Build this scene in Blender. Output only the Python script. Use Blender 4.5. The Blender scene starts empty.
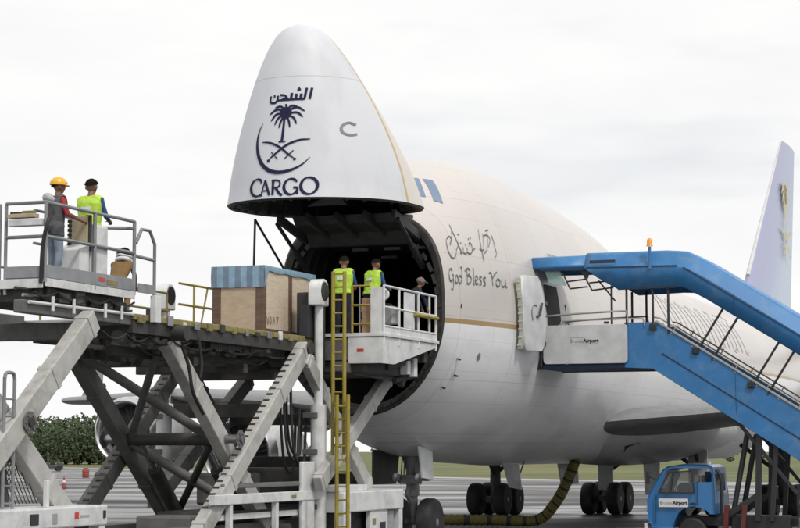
import bpy, bmesh, math, random
from mathutils import Vector, Matrix
R = math.radians
random.seed(7)
scene = bpy.context.scene
C = scene.collection

# ---------------------------------------------------------------- camera
CAM_H = 2.5
cam = bpy.data.cameras.new('Camera'); camo = bpy.data.objects.new('Camera', cam); C.objects.link(camo)
cam.sensor_width = 36.0; cam.lens = 36.0 * 1967.0 / 800.0
cam.clip_start = 0.5; cam.clip_end = 6000
camo.location = (0, 0, CAM_H)
camo.rotation_euler = (R(90) + math.atan2(450 - 264, 1967), 0, 0)
scene.camera = camo

# ---------------------------------------------------------------- sky, sun, exposure
SUN_EL, SUN_AZ = R(52), R(148)          # azimuth clockwise from +Y
world = bpy.data.worlds.new('World'); scene.world = world; world.use_nodes = True
wn = world.node_tree; wn.nodes.clear()
def wnode(t, **k):
    n = wn.nodes.new(t)
    for a, b in k.items(): setattr(n, a, b)
    return n
out = wnode('ShaderNodeOutputWorld'); bg = wnode('ShaderNodeBackground')
sky = wnode('ShaderNodeTexSky'); sky.sky_type = 'NISHITA'; sky.sun_disc = False
sky.sun_elevation = SUN_EL; sky.sun_rotation = SUN_AZ; sky.dust_density = 2.0
tc = wnode('ShaderNodeTexCoord'); mp = wnode('ShaderNodeMapping'); mp.inputs['Scale'].default_value = (1.6, 1.6, 7.0)
mp.inputs['Location'].default_value = (0.35, 0.1, 0.4)
nz = wnode('ShaderNodeTexNoise'); nz.inputs['Scale'].default_value = 2.0; nz.inputs['Detail'].default_value = 4; nz.inputs['Roughness'].default_value = 0.55
rp = wnode('ShaderNodeValToRGB'); rp.color_ramp.elements[0].position = 0.33; rp.color_ramp.elements[0].color = (0.82, 0.82, 0.82, 1)
rp.color_ramp.elements[1].position = 0.43; rp.color_ramp.elements[1].color = (1, 1, 1, 1)
nz2 = wnode('ShaderNodeTexNoise'); nz2.inputs['Scale'].default_value = 4.5; nz2.inputs['Detail'].default_value = 6
cl = wnode('ShaderNodeValToRGB'); cl.color_ramp.elements[0].position = 0.3; cl.color_ramp.elements[0].color = (9.35, 9.38, 9.45, 1)
cl.color_ramp.elements[1].position = 0.7; cl.color_ramp.elements[1].color = (10.2, 10.1, 10.02, 1)
mx = wnode('ShaderNodeMix', data_type='RGBA')
L = wn.links.new
L(tc.outputs['Generated'], mp.inputs['Vector']); L(mp.outputs['Vector'], nz.inputs['Vector']); L(mp.outputs['Vector'], nz2.inputs['Vector'])
L(nz.outputs['Fac'], rp.inputs['Fac']); L(nz2.outputs['Fac'], cl.inputs['Fac'])
L(rp.outputs['Color'], mx.inputs['Factor']); L(sky.outputs['Color'], mx.inputs[6]); L(cl.outputs['Color'], mx.inputs[7])
L(mx.outputs[2], bg.inputs['Color']); bg.inputs['Strength'].default_value = 0.1
L(bg.outputs['Background'], out.inputs['Surface'])
sun = bpy.data.lights.new('Sun', 'SUN'); sun.energy = 2.1; sun.angle = R(10); sun.color = (1.0, 0.96, 0.9)
suno = bpy.data.objects.new('Sun', sun); C.objects.link(suno)
sd = Vector((math.sin(SUN_AZ) * math.cos(SUN_EL), math.cos(SUN_AZ) * math.cos(SUN_EL), math.sin(SUN_EL)))
suno.rotation_euler = sd.to_track_quat('Z', 'Y').to_euler(); suno.location = sd * 200
vs = scene.view_settings
vs.view_transform = 'Standard'; vs.look = 'None'; vs.exposure = 0.0; vs.gamma = 1.0; vs.use_curve_mapping = False

# ---------------------------------------------------------------- materials
MATS = {}
def mat(name, col, rough=0.5, metal=0.0, var=0.12, scale=3.0, bump=0.0, dirt=None, dirt_amt=0.0, dirt_scale=1.2, spec=0.5, stretch=None, coat=0.0):
    m = bpy.data.materials.new(name); m.use_nodes = True; nt = m.node_tree; b = nt.nodes['Principled BSDF']
    b.inputs['Roughness'].default_value = rough; b.inputs['Metallic'].default_value = metal
    b.inputs['Specular IOR Level'].default_value = spec; b.inputs['Coat Weight'].default_value = coat
    t = nt.nodes.new('ShaderNodeTexCoord'); mpn = nt.nodes.new('ShaderNodeMapping')
    if stretch: mpn.inputs['Scale'].default_value = stretch
    n = nt.nodes.new('ShaderNodeTexNoise'); n.inputs['Scale'].default_value = scale; n.inputs['Detail'].default_value = 6
    r = nt.nodes.new('ShaderNodeValToRGB')
    e = r.color_ramp.elements
    e[0].position = 0.3; e[1].position = 0.7
    e[0].color = tuple(c * (1 - var) for c in col) + (1,); e[1].color = tuple(min(1, c * (1 + var)) for c in col) + (1,)
    nt.links.new(t.outputs['Object'], mpn.inputs['Vector']); nt.links.new(mpn.outputs['Vector'], n.inputs['Vector']); nt.links.new(n.outputs['Fac'], r.inputs['Fac'])
    colout = r.outputs['Color']
    if dirt:
        n2 = nt.nodes.new('ShaderNodeTexNoise'); n2.inputs['Scale'].default_value = dirt_scale; n2.inputs['Detail'].default_value = 9; n2.inputs['Roughness'].default_value = 0.7
        nt.links.new(mpn.outputs['Vector'], n2.inputs['Vector'])
        r2 = nt.nodes.new('ShaderNodeValToRGB'); r2.color_ramp.elements[0].position = 0.48; r2.color_ramp.elements[0].color = (0, 0, 0, 1)
        r2.color_ramp.elements[1].position = 0.72; r2.color_ramp.elements[1].color = (dirt_amt,) * 3 + (1,)
        nt.links.new(n2.outputs['Fac'], r2.inputs['Fac'])
        mxn = nt.nodes.new('ShaderNodeMix'); mxn.data_type = 'RGBA'; mxn.inputs[7].default_value = tuple(dirt) + (1,)
        nt.links.new(r2.outputs['Color'], mxn.inputs['Factor']); nt.links.new(colout, mxn.inputs[6]); colout = mxn.outputs[2]
    nt.links.new(colout, b.inputs['Base Color'])
    if bump:
        bp = nt.nodes.new('ShaderNodeBump'); bp.inputs['Strength'].default_value = bump; bp.inputs['Distance'].default_value = 0.02
        nt.links.new(n.outputs['Fac'], bp.inputs['Height']); nt.links.new(bp.outputs['Normal'], b.inputs['Normal'])
    MATS[name] = m
    return m
GRIME = (0.09, 0.08, 0.07)
mat('white_paint', (0.62, 0.63, 0.63), 0.45, dirt=GRIME, dirt_amt=0.35, dirt_scale=2.0)
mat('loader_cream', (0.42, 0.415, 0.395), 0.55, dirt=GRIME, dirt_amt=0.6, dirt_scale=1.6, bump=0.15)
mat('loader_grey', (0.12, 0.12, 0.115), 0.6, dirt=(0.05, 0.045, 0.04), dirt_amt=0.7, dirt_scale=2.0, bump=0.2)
mat('loader_dark', (0.035, 0.034, 0.032), 0.65, dirt=(0.09, 0.085, 0.075), dirt_amt=0.5, dirt_scale=3.0, bump=0.25)
mat('rail_grey', (0.25, 0.26, 0.27), 0.5, metal=0.3, dirt=GRIME, dirt_amt=0.4)
mat('toe_grey', (0.24, 0.25, 0.265), 0.55, dirt=GRIME, dirt_amt=0.5)
mat('yellow_paint', (0.30, 0.24, 0.03), 0.55, dirt=GRIME, dirt_amt=0.6, dirt_scale=4)
mat('guide_yellow', (0.23, 0.195, 0.07), 0.7, dirt=(0.06, 0.055, 0.04), dirt_amt=0.8, dirt_scale=5)
mat('rubber', (0.018, 0.018, 0.019), 0.75, var=0.3, dirt=(0.10, 0.095, 0.09), dirt_amt=0.35, dirt_scale=4)
mat('black_metal', (0.022, 0.023, 0.026), 0.5, var=0.2)
mat('steel', (0.35, 0.35, 0.36), 0.35, metal=0.9, dirt=GRIME, dirt_amt=0.4)
mat('chrome_rod', (0.42, 0.42, 0.45), 0.25, metal=0.9)
mat('tan_panel', (0.42, 0.35, 0.235), 0.6)
mat('red_mark', (0.5, 0.04, 0.03), 0.5)
mat('grey_plate', (0.33, 0.33, 0.34), 0.5)
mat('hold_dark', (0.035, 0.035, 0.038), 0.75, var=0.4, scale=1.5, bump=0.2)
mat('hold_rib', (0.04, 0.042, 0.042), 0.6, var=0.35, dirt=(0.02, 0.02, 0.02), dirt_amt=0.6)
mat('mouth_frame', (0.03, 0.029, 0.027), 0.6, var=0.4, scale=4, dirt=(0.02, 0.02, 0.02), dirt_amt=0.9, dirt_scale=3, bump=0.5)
mat('hold_sheet', (0.30, 0.30, 0.31), 0.5)
mat('wing_grey', (0.17, 0.175, 0.18), 0.4, dirt=GRIME, dirt_amt=0.25, dirt_scale=0.6)
mat('fairing_white', (0.56, 0.57, 0.58), 0.35, dirt=(0.2, 0.19, 0.18), dirt_amt=0.3, dirt_scale=0.7)
mat('nacelle', (0.50, 0.51, 0.51), 0.35, dirt=GRIME, dirt_amt=0.3, dirt_scale=0.9)
mat('lip_metal', (0.62, 0.62, 0.63), 0.25, metal=0.95)
mat('fan_dark', (0.05, 0.05, 0.055), 0.4, metal=0.5)
mat('gear_grey', (0.20, 0.20, 0.20), 0.5, dirt=(0.04, 0.035, 0.03), dirt_amt=0.85, dirt_scale=3)
mat('gear_dark', (0.06, 0.06, 0.06), 0.6, dirt=(0.02, 0.02, 0.02), dirt_amt=0.5)
mat('glass_dark', (0.06, 0.085, 0.13), 0.08, spec=0.8, var=0.05)
mat('cockpit_glass', (0.14, 0.20, 0.30), 0.1, spec=0.8, var=0.05)
mat('navy_ink', (0.016, 0.019, 0.055), 0.6, var=0.05, spec=0.15)
mat('grey_ink', (0.20, 0.21, 0.21), 0.5, var=0.08)
mat('green_ink', (0.10, 0.125, 0.115), 0.5, var=0.08)
mat('pale_ink', (0.52, 0.51, 0.50), 0.5, var=0.05)
mat('gold_ink', (0.58, 0.53, 0.30), 0.5, var=0.05)
mat('stair_blue', (0.03, 0.165, 0.39), 0.42, var=0.1, scale=1.2, dirt=(0.20, 0.30, 0.40), dirt_amt=0.35, dirt_scale=2.2)
mat('stair_blue_dark', (0.010, 0.030, 0.075), 0.5)
mat('cab_blue', (0.014, 0.145, 0.37), 0.3, coat=0.4, var=0.06, dirt=(0.05, 0.08, 0.12), dirt_amt=0.3)
mat('panel_white', (0.52, 0.53, 0.54), 0.5, dirt=(0.3, 0.29, 0.28), dirt_amt=0.3)
mat('stair_rail', (0.40, 0.39, 0.36), 0.4, metal=0.6)
mat('amber', (0.75, 0.28, 0.02), 0.25, var=0.03)
mat('red_paint', (0.11, 0.015, 0.012), 0.5, dirt=GRIME, dirt_amt=0.5)
mat('cone_red', (0.30, 0.05, 0.04), 0.6)
mat('sign_white', (0.66, 0.66, 0.68), 0.5, var=0.04)
mat('door_edge', (0.42, 0.43, 0.36), 0.6, dirt=GRIME, dirt_amt=0.4, dirt_scale=4)
mat('hose_yellow', (0.12, 0.10, 0.018), 0.75, dirt=(0.03, 0.03, 0.015), dirt_amt=0.7, dirt_scale=6)
mat('hose_dark', (0.02, 0.02, 0.015), 0.8)
mat('plywood', (0.46, 0.355, 0.25), 0.7, scale=5.0, stretch=(1, 1, 3), var=0.10, bump=0.1)
mat('plywood_pale', (0.56, 0.47, 0.36), 0.7, scale=5.0, stretch=(1, 1, 3), var=0.12, bump=0.1)
mat('batten', (0.125, 0.075, 0.05), 0.7, scale=3.0, stretch=(1, 1, 5), var=0.25, bump=0.15)
mat('tarp_blue', (0.22, 0.35, 0.46), 0.45, scale=5, var=0.18, bump=0.4)
mat('tarp_grey', (0.15, 0.21, 0.28), 0.5, scale=5, var=0.18, bump=0.4)
mat('carton', (0.36, 0.22, 0.14), 0.8)
mat('skin', (0.22, 0.11, 0.07), 0.55, var=0.06)
mat('hair_black', (0.010, 0.008, 0.007), 0.95, var=0.3, scale=30, bump=0.8, spec=.1)
mat('vest_lime', (0.41, 0.62, 0.06), 0.7, var=0.16, scale=7, bump=0.9)
mat('vest_grey', (0.085, 0.087, 0.095), 0.85, var=0.15, scale=8, bump=0.3)
mat('cloth_blue', (0.02, 0.07, 0.20), 0.85, var=0.15, scale=9, bump=0.3)
mat('cloth_navy', (0.012, 0.018, 0.035), 0.85, var=0.2, scale=9, bump=0.3)
mat('cloth_red', (0.33, 0.03, 0.035), 0.85, var=0.15, scale=9, bump=0.3)
mat('cloth_greyblue', (0.22, 0.26, 0.32), 0.85, var=0.15, scale=9, bump=0.3)
mat('cloth_brown', (0.17, 0.10, 0.035), 0.85, var=0.2, scale=9, bump=0.3)
mat('cloth_pale', (0.38, 0.38, 0.39), 0.85, var=0.12, scale=9, bump=0.3)
mat('cloth_white', (0.60, 0.60, 0.62), 0.85, var=0.08, scale=9)
mat('cloth_grey', (0.15, 0.15, 0.16), 0.85, var=0.2, scale=9)
mat('shoe', (0.02, 0.018, 0.016), 0.6)
mat('helmet_yellow', (0.72, 0.38, 0.02), 0.3, var=0.05, coat=0.3)
mat('bark', (0.06, 0.045, 0.035), 0.9, var=0.3, scale=6)
mat('cyl_purple', (0.11, 0.10, 0.12), 0.4, metal=0.4, var=0.2)

def set_socket(node, name, v): node.inputs[name].default_value = v
def livery(name, upper, lower, stripe, zs0, zs1, seams=(), bend=0.0, rough=.27):
    """aircraft paint: colours by height above the keel datum, thin skin-joint lines"""
    m = bpy.data.materials.new(name); m.use_nodes = True; nt = m.node_tree; b = nt.nodes['Principled BSDF']
    b.inputs['Roughness'].default_value = rough
    t = nt.nodes.new('ShaderNodeTexCoord'); sp = nt.nodes.new('ShaderNodeSeparateXYZ'); nt.links.new(t.outputs['Object'], sp.inputs[0])
    def math_(op, a, bb=None, cc=None):
        n = nt.nodes.new('ShaderNodeMath'); n.operation = op
        for i, q in enumerate((a, bb, cc)):
            if q is None: continue
            if isinstance(q, (int, float)): n.inputs[i].default_value = q
            else: nt.links.new(q, n.inputs[i])
        return n.outputs[0]
    def mix(f, a, c):
        n = nt.nodes.new('ShaderNodeMix'); n.data_type = 'RGBA'
        nt.links.new(f, n.inputs['Factor'])
        for i, q in ((6, a), (7, c)):
            if isinstance(q, tuple): n.inputs[i].default_value = q + (1,)
            else: nt.links.new(q, n.inputs[i])
        return n.outputs[2]
    z = sp.outputs['Z']; x = sp.outputs['X']
    if bend: z = math_('ADD', z, math_('MULTIPLY', math_('POWER', math_('DIVIDE', math_('ABSOLUTE', x), 4.2), 2.2), bend))
    c = mix(math_('GREATER_THAN', z, zs0), lower, stripe)
    c = mix(math_('GREATER_THAN', z, zs1), c, upper)
    n = nt.nodes.new('ShaderNodeTexNoise'); n.inputs['Scale'].default_value = 0.8; n.inputs['Detail'].default_value = 8
    mpn = nt.nodes.new('ShaderNodeMapping'); mpn.inputs['Scale'].default_value = (0.5, 1, 1.6); nt.links.new(t.outputs['Object'], mpn.inputs['Vector']); nt.links.new(mpn.outputs['Vector'], n.inputs['Vector'])
    r = nt.nodes.new('ShaderNodeValToRGB'); r.color_ramp.elements[0].position = 0.5; r.color_ramp.elements[0].color = (0, 0, 0, 1); r.color_ramp.elements[1].position = 0.78; r.color_ramp.elements[1].color = (0.32, 0.32, 0.32, 1)
    nt.links.new(n.outputs['Fac'], r.inputs['Fac'])
    c = mix(math_('MULTIPLY', r.outputs['Color'], math_('LESS_THAN', z, zs0)), c, (0.24, 0.23, 0.225))
    # each skin sheet a touch lighter or darker than the next
    cx = nt.nodes.new('ShaderNodeCombineXYZ'); nt.links.new(math_('FLOOR', math_('DIVIDE', math_('ADD', x, .35), 2.6)), cx.inputs[0]); nt.links.new(math_('FLOOR', math_('DIVIDE', math_('ADD', sp.outputs['Z'], .42), 1.55)), cx.inputs[1])
    wh = nt.nodes.new('ShaderNodeTexWhiteNoise'); wh.noise_dimensions = '2D'; nt.links.new(cx.outputs[0], wh.inputs['Vector'])
    hs = nt.nodes.new('ShaderNodeHueSaturation'); nt.links.new(c, hs.inputs['Color']); nt.links.new(math_('ADD', math_('MULTIPLY', wh.outputs['Value'], .07 if seams else 0.0), .96 if seams else 1.0), hs.inputs['Value']); c = hs.outputs['Color']
    # skin joints
    ln = None
    for (axis, period, off, wdt) in seams:
        v = x if axis == 'x' else z
        fr = math_('FRACT', math_('DIVIDE', math_('ADD', v, off), period))
        q = math_('LESS_THAN', fr, wdt / period)
        ln = q if ln is None else math_('MAXIMUM', ln, q)
    if ln is not None: c = mix(math_('MULTIPLY', ln, 0.33), c, (0.15, 0.15, 0.16))
    nt.links.new(c, b.inputs['Base Color'])
    MATS[name] = m

# ---------------------------------------------------------------- mesh helpers
class MB:
    def __init__(s): s.v = []; s.f = []; s.mi = []; s.cur = 0
    def add(s, vs, fs):
        o = len(s.v); s.v += [tuple(p) for p in vs]; s.f += [tuple(i + o for i in f) for f in fs]; s.mi += [s.cur] * len(fs)
        return s
    def box(s, a, b):
        x0, x1 = sorted((a[0], b[0])); y0, y1 = sorted((a[1], b[1])); z0, z1 = sorted((a[2], b[2]))
        return s.add([(x0, y0, z0), (x1, y0, z0), (x1, y1, z0), (x0, y1, z0), (x0, y0, z1), (x1, y0, z1), (x1, y1, z1), (x0, y1, z1)],
                     [(0, 3, 2, 1), (4, 5, 6, 7), (0, 1, 5, 4), (1, 2, 6, 5), (2, 3, 7, 6), (3, 0, 4, 7)])
    def beam(s, p, q, w, h, up=(0, 0, 1)):
        """rectangular bar from p to q; w across, h along up"""
        p, q = Vector(p), Vector(q); d = (q - p).normalized(); u = Vector(up); sx = d.cross(u)
        if sx.length < 1e-4: sx = d.cross(Vector((0, 1, 0)))
        sx.normalize(); u = sx.cross(d).normalized()
        a, b = sx * w / 2, u * h / 2
        vs = [p - a - b, p + a - b, p + a + b, p - a + b, q - a - b, q + a - b, q + a + b, q - a + b]
        return s.add(vs, [(0, 3, 2, 1), (4, 5, 6, 7), (0, 1, 5, 4), (1, 2, 6, 5), (2, 3, 7, 6), (3, 0, 4, 7)][::1])
    def tube(s, p, q, r, n=10, r2=None, caps=True):
        return s.path([p, q], [r, r if r2 is None else r2], n, caps)
    def path(s, pts, rs, n=8, caps=True, closed=False):
        pts = [Vector(p) for p in pts]
        if isinstance(rs, (int, float)): rs = [rs] * len(pts)
        k = len(pts); vs = []; fs = []
        up = None
        for i, p in enumerate(pts):
            if closed: d = pts[(i + 1) % k] - pts[i - 1]
            else: d = pts[min(i + 1, k - 1)] - pts[max(i - 1, 0)]
            d.normalize()
            if up is None:
                up = d.orthogonal().normalized()
            else:
                up = (up - d * up.dot(d)); up = up.normalized() if up.length > 1e-5 else d.orthogonal().normalized()
            b = d.cross(up)
            for j in range(n):
                a = 2 * math.pi * j / n
                vs.append(p + (up * math.cos(a) + b * math.sin(a)) * rs[i])
        kk = k if closed else k - 1
        for i in range(kk):
            for j in range(n):
                i2 = (i + 1) % k
                fs.append((i * n + j, i * n + (j + 1) % n, i2 * n + (j + 1) % n, i2 * n + j))
        if caps and not closed:
            fs.append(tuple(range(n - 1, -1, -1))); fs.append(tuple((k - 1) * n + j for j in range(n)))
        return s.add(vs, fs)
    def lathe(s, prof, o=(0, 0, 0), axis='x', n=32):
        """prof: list of (a, r) along the axis"""
        vs = []; fs = []
        o = Vector(o)
        for a, r in prof:
            for j in range(n):
                t = 2 * math.pi * j / n; c, q = r * math.cos(t), r * math.sin(t)
                v = {'x': (a, c, q), 'y': (q, a, c), 'z': (c, q, a)}[axis]
                vs.append(o + Vector(v))
        for i in range(len(prof) - 1):
            for j in range(n): fs.append((i * n + j, i * n + (j + 1) % n, (i + 1) * n + (j + 1) % n, (i + 1) * n + j))
        if prof[0][1] > 1e-4: fs.append(tuple(range(n - 1, -1, -1)))
        if prof[-1][1] > 1e-4: fs.append(tuple((len(prof) - 1) * n + j for j in range(n)))
        return s.add(vs, fs)
    def prism(s, poly, f0, f1):
        """poly: list of 2-D points; f0, f1 map a 2-D point to 3-D for the two ends"""
        n = len(poly); vs = [f0(*p) for p in poly] + [f1(*p) for p in poly]
        fs = [tuple(range(n)), tuple(range(2 * n - 1, n - 1, -1))] + [(i, i + n, (i + 1) % n + n, (i + 1) % n) for i in range(n)]
        return s.add(vs, fs)
    def loft(s, rings, closed=True, cap0=False, cap1=False):
        n = len(rings[0]); vs = [p for r in rings for p in r]; fs = []
        for i in range(len(rings) - 1):
            for j in range(n if closed else n - 1):
                fs.append((i * n + j, i * n + (j + 1) % n, (i + 1) * n + (j + 1) % n, (i + 1) * n + j))
        if cap0: fs.append(tuple(range(n - 1, -1, -1)))
        if cap1: fs.append(tuple((len(rings) - 1) * n + j for j in range(n)))
        return s.add(vs, fs)

def build(name, mb, m, parent=None, bevel=0.0, smooth=True, angle=35, label=None):
    me = bpy.data.meshes.new(name); me.from_pydata(mb.v, [], mb.f)
    bm = bmesh.new(); bm.from_mesh(me); bmesh.ops.recalc_face_normals(bm, faces=bm.faces); bm.to_mesh(me); bm.free()
    ms = m if isinstance(m, (list, tuple)) else [m]
    for q in ms: me.materials.append(MATS[q])
    if len(ms) > 1: me.polygons.foreach_set('material_index', mb.mi)
    if smooth:
        me.polygons.foreach_set('use_smooth', [True] * len(me.polygons)); me.set_sharp_from_angle(angle=R(angle))
    me.update()
    o = bpy.data.objects.new(name, me); C.objects.link(o)
    if parent: o.parent = parent
    if bevel:
        bv = o.modifiers.new('Bevel', 'BEVEL'); bv.width = bevel; bv.segments = 2; bv.limit_method = 'ANGLE'; bv.angle_limit = R(40)
    if label: o['label'] = label
    return o
def thing(name, label, cat, loc=(0, 0, 0), rz=0.0, group=None):
    o = bpy.data.objects.new(name, None); C.objects.link(o); o.location = loc; o.rotation_euler = (0, 0, rz)
    o['label'] = label; o['category'] = cat
    if group: o['group'] = group
    o.empty_display_size = 0.3
    return o
def tag(o, label=None, cat=None, group=None, kind=None):
    for k, v in (('label', label), ('category', cat), ('group', group), ('kind', kind)):
        if v: o[k] = v
    return o
def copy_tree(o, parent=None):
    c = o.copy(); C.objects.link(c)
    if parent: c.parent = parent
    for ch in [q for q in o.children]: copy_tree(ch, c)
    return c
def smooth_pts(pts, k=6):
    """Catmull-Rom through 2-D or 3-D points"""
    P = [Vector(p) for p in pts]; out = []
    if len(P) < 3: 
        return [P[0].lerp(P[1], i / k) for i in range(k + 1)]
    for i in range(len(P) - 1):
        a = P[i - 1] if i else P[0] * 2 - P[1]; b = P[i]; c = P[i + 1]; d = P[i + 2] if i + 2 < len(P) else P[-1] * 2 - P[-2]
        for j in range(k):
            t = j / k
            out.append(0.5 * ((2 * b) + (c - a) * t + (2 * a - 5 * b + 4 * c - d) * t * t + (3 * b - a - 3 * c + d) * t ** 3))
    out.append(P[-1]); return out
def pchip(xs, ys):
    n = len(xs); h = [xs[i + 1] - xs[i] for i in range(n - 1)]; dl = [(ys[i + 1] - ys[i]) / h[i] for i in range(n - 1)]
    m = [dl[0]] + [0 if dl[i - 1] * dl[i] <= 0 else 2 * dl[i - 1] * dl[i] / (dl[i - 1] + dl[i]) for i in range(1, n - 1)] + [dl[-1]]
    def f(x):
        if x <= xs[0]: return ys[0]
        if x >= xs[-1]: return ys[-1]
        i = max(j for j in range(n - 1) if xs[j] <= x)
        t = (x - xs[i]) / h[i]; t2, t3 = t * t, t ** 3
        return ys[i] * (2 * t3 - 3 * t2 + 1) + h[i] * m[i] * (t3 - 2 * t2 + t) + ys[i + 1] * (3 * t2 - 2 * t3) + h[i] * m[i + 1] * (t3 - t2)
    return f

# ---------------------------------------------------------------- ground
def ground_material(name, base, dark, pale, wet=True):
    m = bpy.data.materials.new(name); m.use_nodes = True; nt = m.node_tree; b = nt.nodes['Principled BSDF']
    t = nt.nodes.new('ShaderNodeTexCoord')
    def noise(sc, det, vec=None, stretch=None):
        mpn = nt.nodes.new('ShaderNodeMapping'); nt.links.new(t.outputs['Object'], mpn.inputs['Vector'])
        if stretch: mpn.inputs['Scale'].default_value = stretch
        n = nt.nodes.new('ShaderNodeTexNoise'); n.inputs['Scale'].default_value = sc; n.inputs['Detail'].default_value = det; nt.links.new(mpn.outputs['Vector'], n.inputs['Vector']); return n.outputs['Fac']
    def ramp(f, p0, c0, p1, c1):
        r = nt.nodes.new('ShaderNodeValToRGB'); r.color_ramp.elements[0].position = p0; r.color_ramp.elements[0].color = c0 + (1,); r.color_ramp.elements[1].position = p1; r.color_ramp.elements[1].color = c1 + (1,)
        nt.links.new(f, r.inputs['Fac']); return r.outputs['Color']
    big = noise(0.06, 9, stretch=(0.5, 1, 1)); fine = noise(3.0, 8)
    c = ramp(big, 0.40, dark, 0.60, pale)
    mx = nt.nodes.new('ShaderNodeMix'); mx.data_type = 'RGBA'; mx.blend_type = 'MULTIPLY'; mx.inputs['Factor'].default_value = 0.6
    nt.links.new(c, mx.inputs[6]); nt.links.new(ramp(fine, 0.3, (0.7, 0.7, 0.7), 0.7, (1, 1, 1)), mx.inputs[7]); c = mx.outputs[2]
    if wet:
        br = nt.nodes.new('ShaderNodeTexBrick'); br.offset = 0.0; br.inputs['Scale'].default_value = 1.0; br.inputs['Brick Width'].default_value = 7.5; br.inputs['Row Height'].default_value = 7.5
        br.inputs['Mortar Size'].default_value = 0.06; br.inputs['Color1'].default_value = (1, 1, 1, 1); br.inputs['Color2'].default_value = (0.8, 0.8, 0.8, 1); br.inputs['Mortar'].default_value = (0.3, 0.3, 0.3, 1)
        nt.links.new(t.outputs['Object'], br.inputs['Vector'])
        m2 = nt.nodes.new('ShaderNodeMix'); m2.data_type = 'RGBA'; m2.blend_type = 'MULTIPLY'; m2.inputs['Factor'].default_value = 0.4
        nt.links.new(c, m2.inputs[6]); nt.links.new(br.outputs['Color'], m2.inputs[7]); c = m2.outputs[2]
        rr = ramp(noise(0.14, 5, stretch=(0.4, 1, 1)), 0.42, (0.25,) * 3, 0.6, (0.7,) * 3)
        nt.links.new(rr, b.inputs['Roughness'])
    else: b.inputs['Roughness'].default_value = 0.9
    nt.links.new(c, b.inputs['Base Color']); MATS[name] = m
ground_material('apron_concrete', None, (0.04, 0.04, 0.041), (0.105, 0.103, 0.10))
ground_material('grass_turf', None, (0.075, 0.095, 0.022), (0.15, 0.145, 0.045), wet=False)
ground_material('shoulder_concrete', None, (0.26, 0.26, 0.25), (0.40, 0.40, 0.385), wet=False)
def sheet(name, pts, z, m):
    mb = MB(); mb.add([(x, y, z) for x, y in pts], [tuple(range(len(pts)))])
    return tag(build(name, mb, m, smooth=False), kind='structure')
sheet('apron', [(-900, -60), (900, -60), (900, 2600), (-900, 2600)], 0.0, 'apron_concrete')
# the field edge runs obliquely away to the left
EDGE = [(-260, 600), (-120, 400), (-47, 285), (4, 184), (17, 166), (30, 153), (70, 118), (160, 90), (600, 60)]
def off_edge(d): return [(x - d * .45, y - d) for x, y in EDGE]
sheet('grass_field', EDGE + [(900, 60), (900, 2500), (-900, 2500), (-900, 600)], 0.008, 'grass_turf')
for nm, a_, b_ in (('runway_shoulder', 1.0, 6.0), ('apron_line', 26.0, 27.0)):
    P, Q = off_edge(a_), off_edge(b_); mb = MB(); n = len(P); mb.add([(x, y, .004) for x, y in P + Q], [(i, i + 1, n + i + 1, n + i) for i in range(n - 1)]); tag(build(nm, mb, 'shoulder_concrete', smooth=False), kind='structure')

# ---------------------------------------------------------------- the cargo aircraft
ALPHA = R(20.9); SA, CA = math.sin(ALPHA), math.cos(ALPHA)
OX, OY, XO = -1.03, 48.5, 4.0         # world point under fuselage station XO on the centre line
def ac_world(x, y=0.0, z=0.0):        # aircraft station x aft, y to starboard
    u = x - XO
    return Vector((OX + u * SA - y * CA, OY + u * CA + y * SA, z))
plane = thing('cargo_aircraft', 'large cream and grey four-engined cargo aircraft with its nose raised open', 'aircraft', ac_world(0), math.pi / 2 - ALPHA)

XS = [0, .15, .4, .8, 1.4, 2.1, 2.8, 3.5, 4.2, 4.8, 5.5, 6.3, 7.2, 8.5, 10, 12, 14, 19, 21, 23, 25, 28, 45, 52, 58, 64, 69.5]
ZT = pchip(XS, [4.6, 5.15, 5.55, 6.0, 6.55, 7.1, 7.6, 8.02, 8.38, 8.74, 9.2, 9.7, 10.08, 10.34, 10.44, 10.44, 10.38, 10.05, 9.75, 9.4, 9.1, 8.85, 8.8, 8.8, 8.7, 8.4, 7.9])
ZB = pchip(XS, [4.6, 4.3, 4.1, 3.93, 3.77, 3.64, 3.52, 3.42, 3.32, 3.1, 2.82, 2.57, 2.39, 2.25, 2.16, 2.1, 2.05, 2.05, 2.05, 2.05, 2.05, 2.05, 2.1, 3.1, 4.7, 6.2, 7.3])
HW = pchip(XS, [0.02, .44, .70, .96, 1.27, 1.58, 1.84, 2.05, 2.2, 2.36, 2.55, 2.72, 2.89, 3.07, 3.18, 3.24, 3.25, 3.25, 3.25, 3.25, 3.25, 3.25, 3.25, 2.95, 2.2, 1.3, .35])
ZW = pchip(XS, [4.6, 4.68, 4.78, 4.92, 5.12, 5.35, 5.55, 5.72, 5.85, 5.85, 5.8, 5.74, 5.66, 5.57, 5.5, 5.42, 5.35, 5.35, 5.35, 5.35, 5.35, 5.35, 5.4, 5.9, 6.6, 7.2, 7.6])
EX = pchip([0, 2, 4.2, 6, 9], [2.0, 2.25, 3.0, 2.4, 2.0])     # fullness of the upper half
def ring(x, n=64, off=0.0):
    w, zt, zb, zw = HW(x) + off, ZT(x) + off, ZB(x) - off, ZW(x); pts = []
    for j in range(n):
        a = 2 * math.pi * j / n; c, s = math.cos(a), math.sin(a)
        if s > 0: g = 2 / EX(x); pts.append((x, w * math.copysign(abs(c) ** g, c), zw + (zt - zw) * s ** g))
        else: pts.append((x, w * c, zw + s * (zw - zb)))
    return pts
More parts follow.
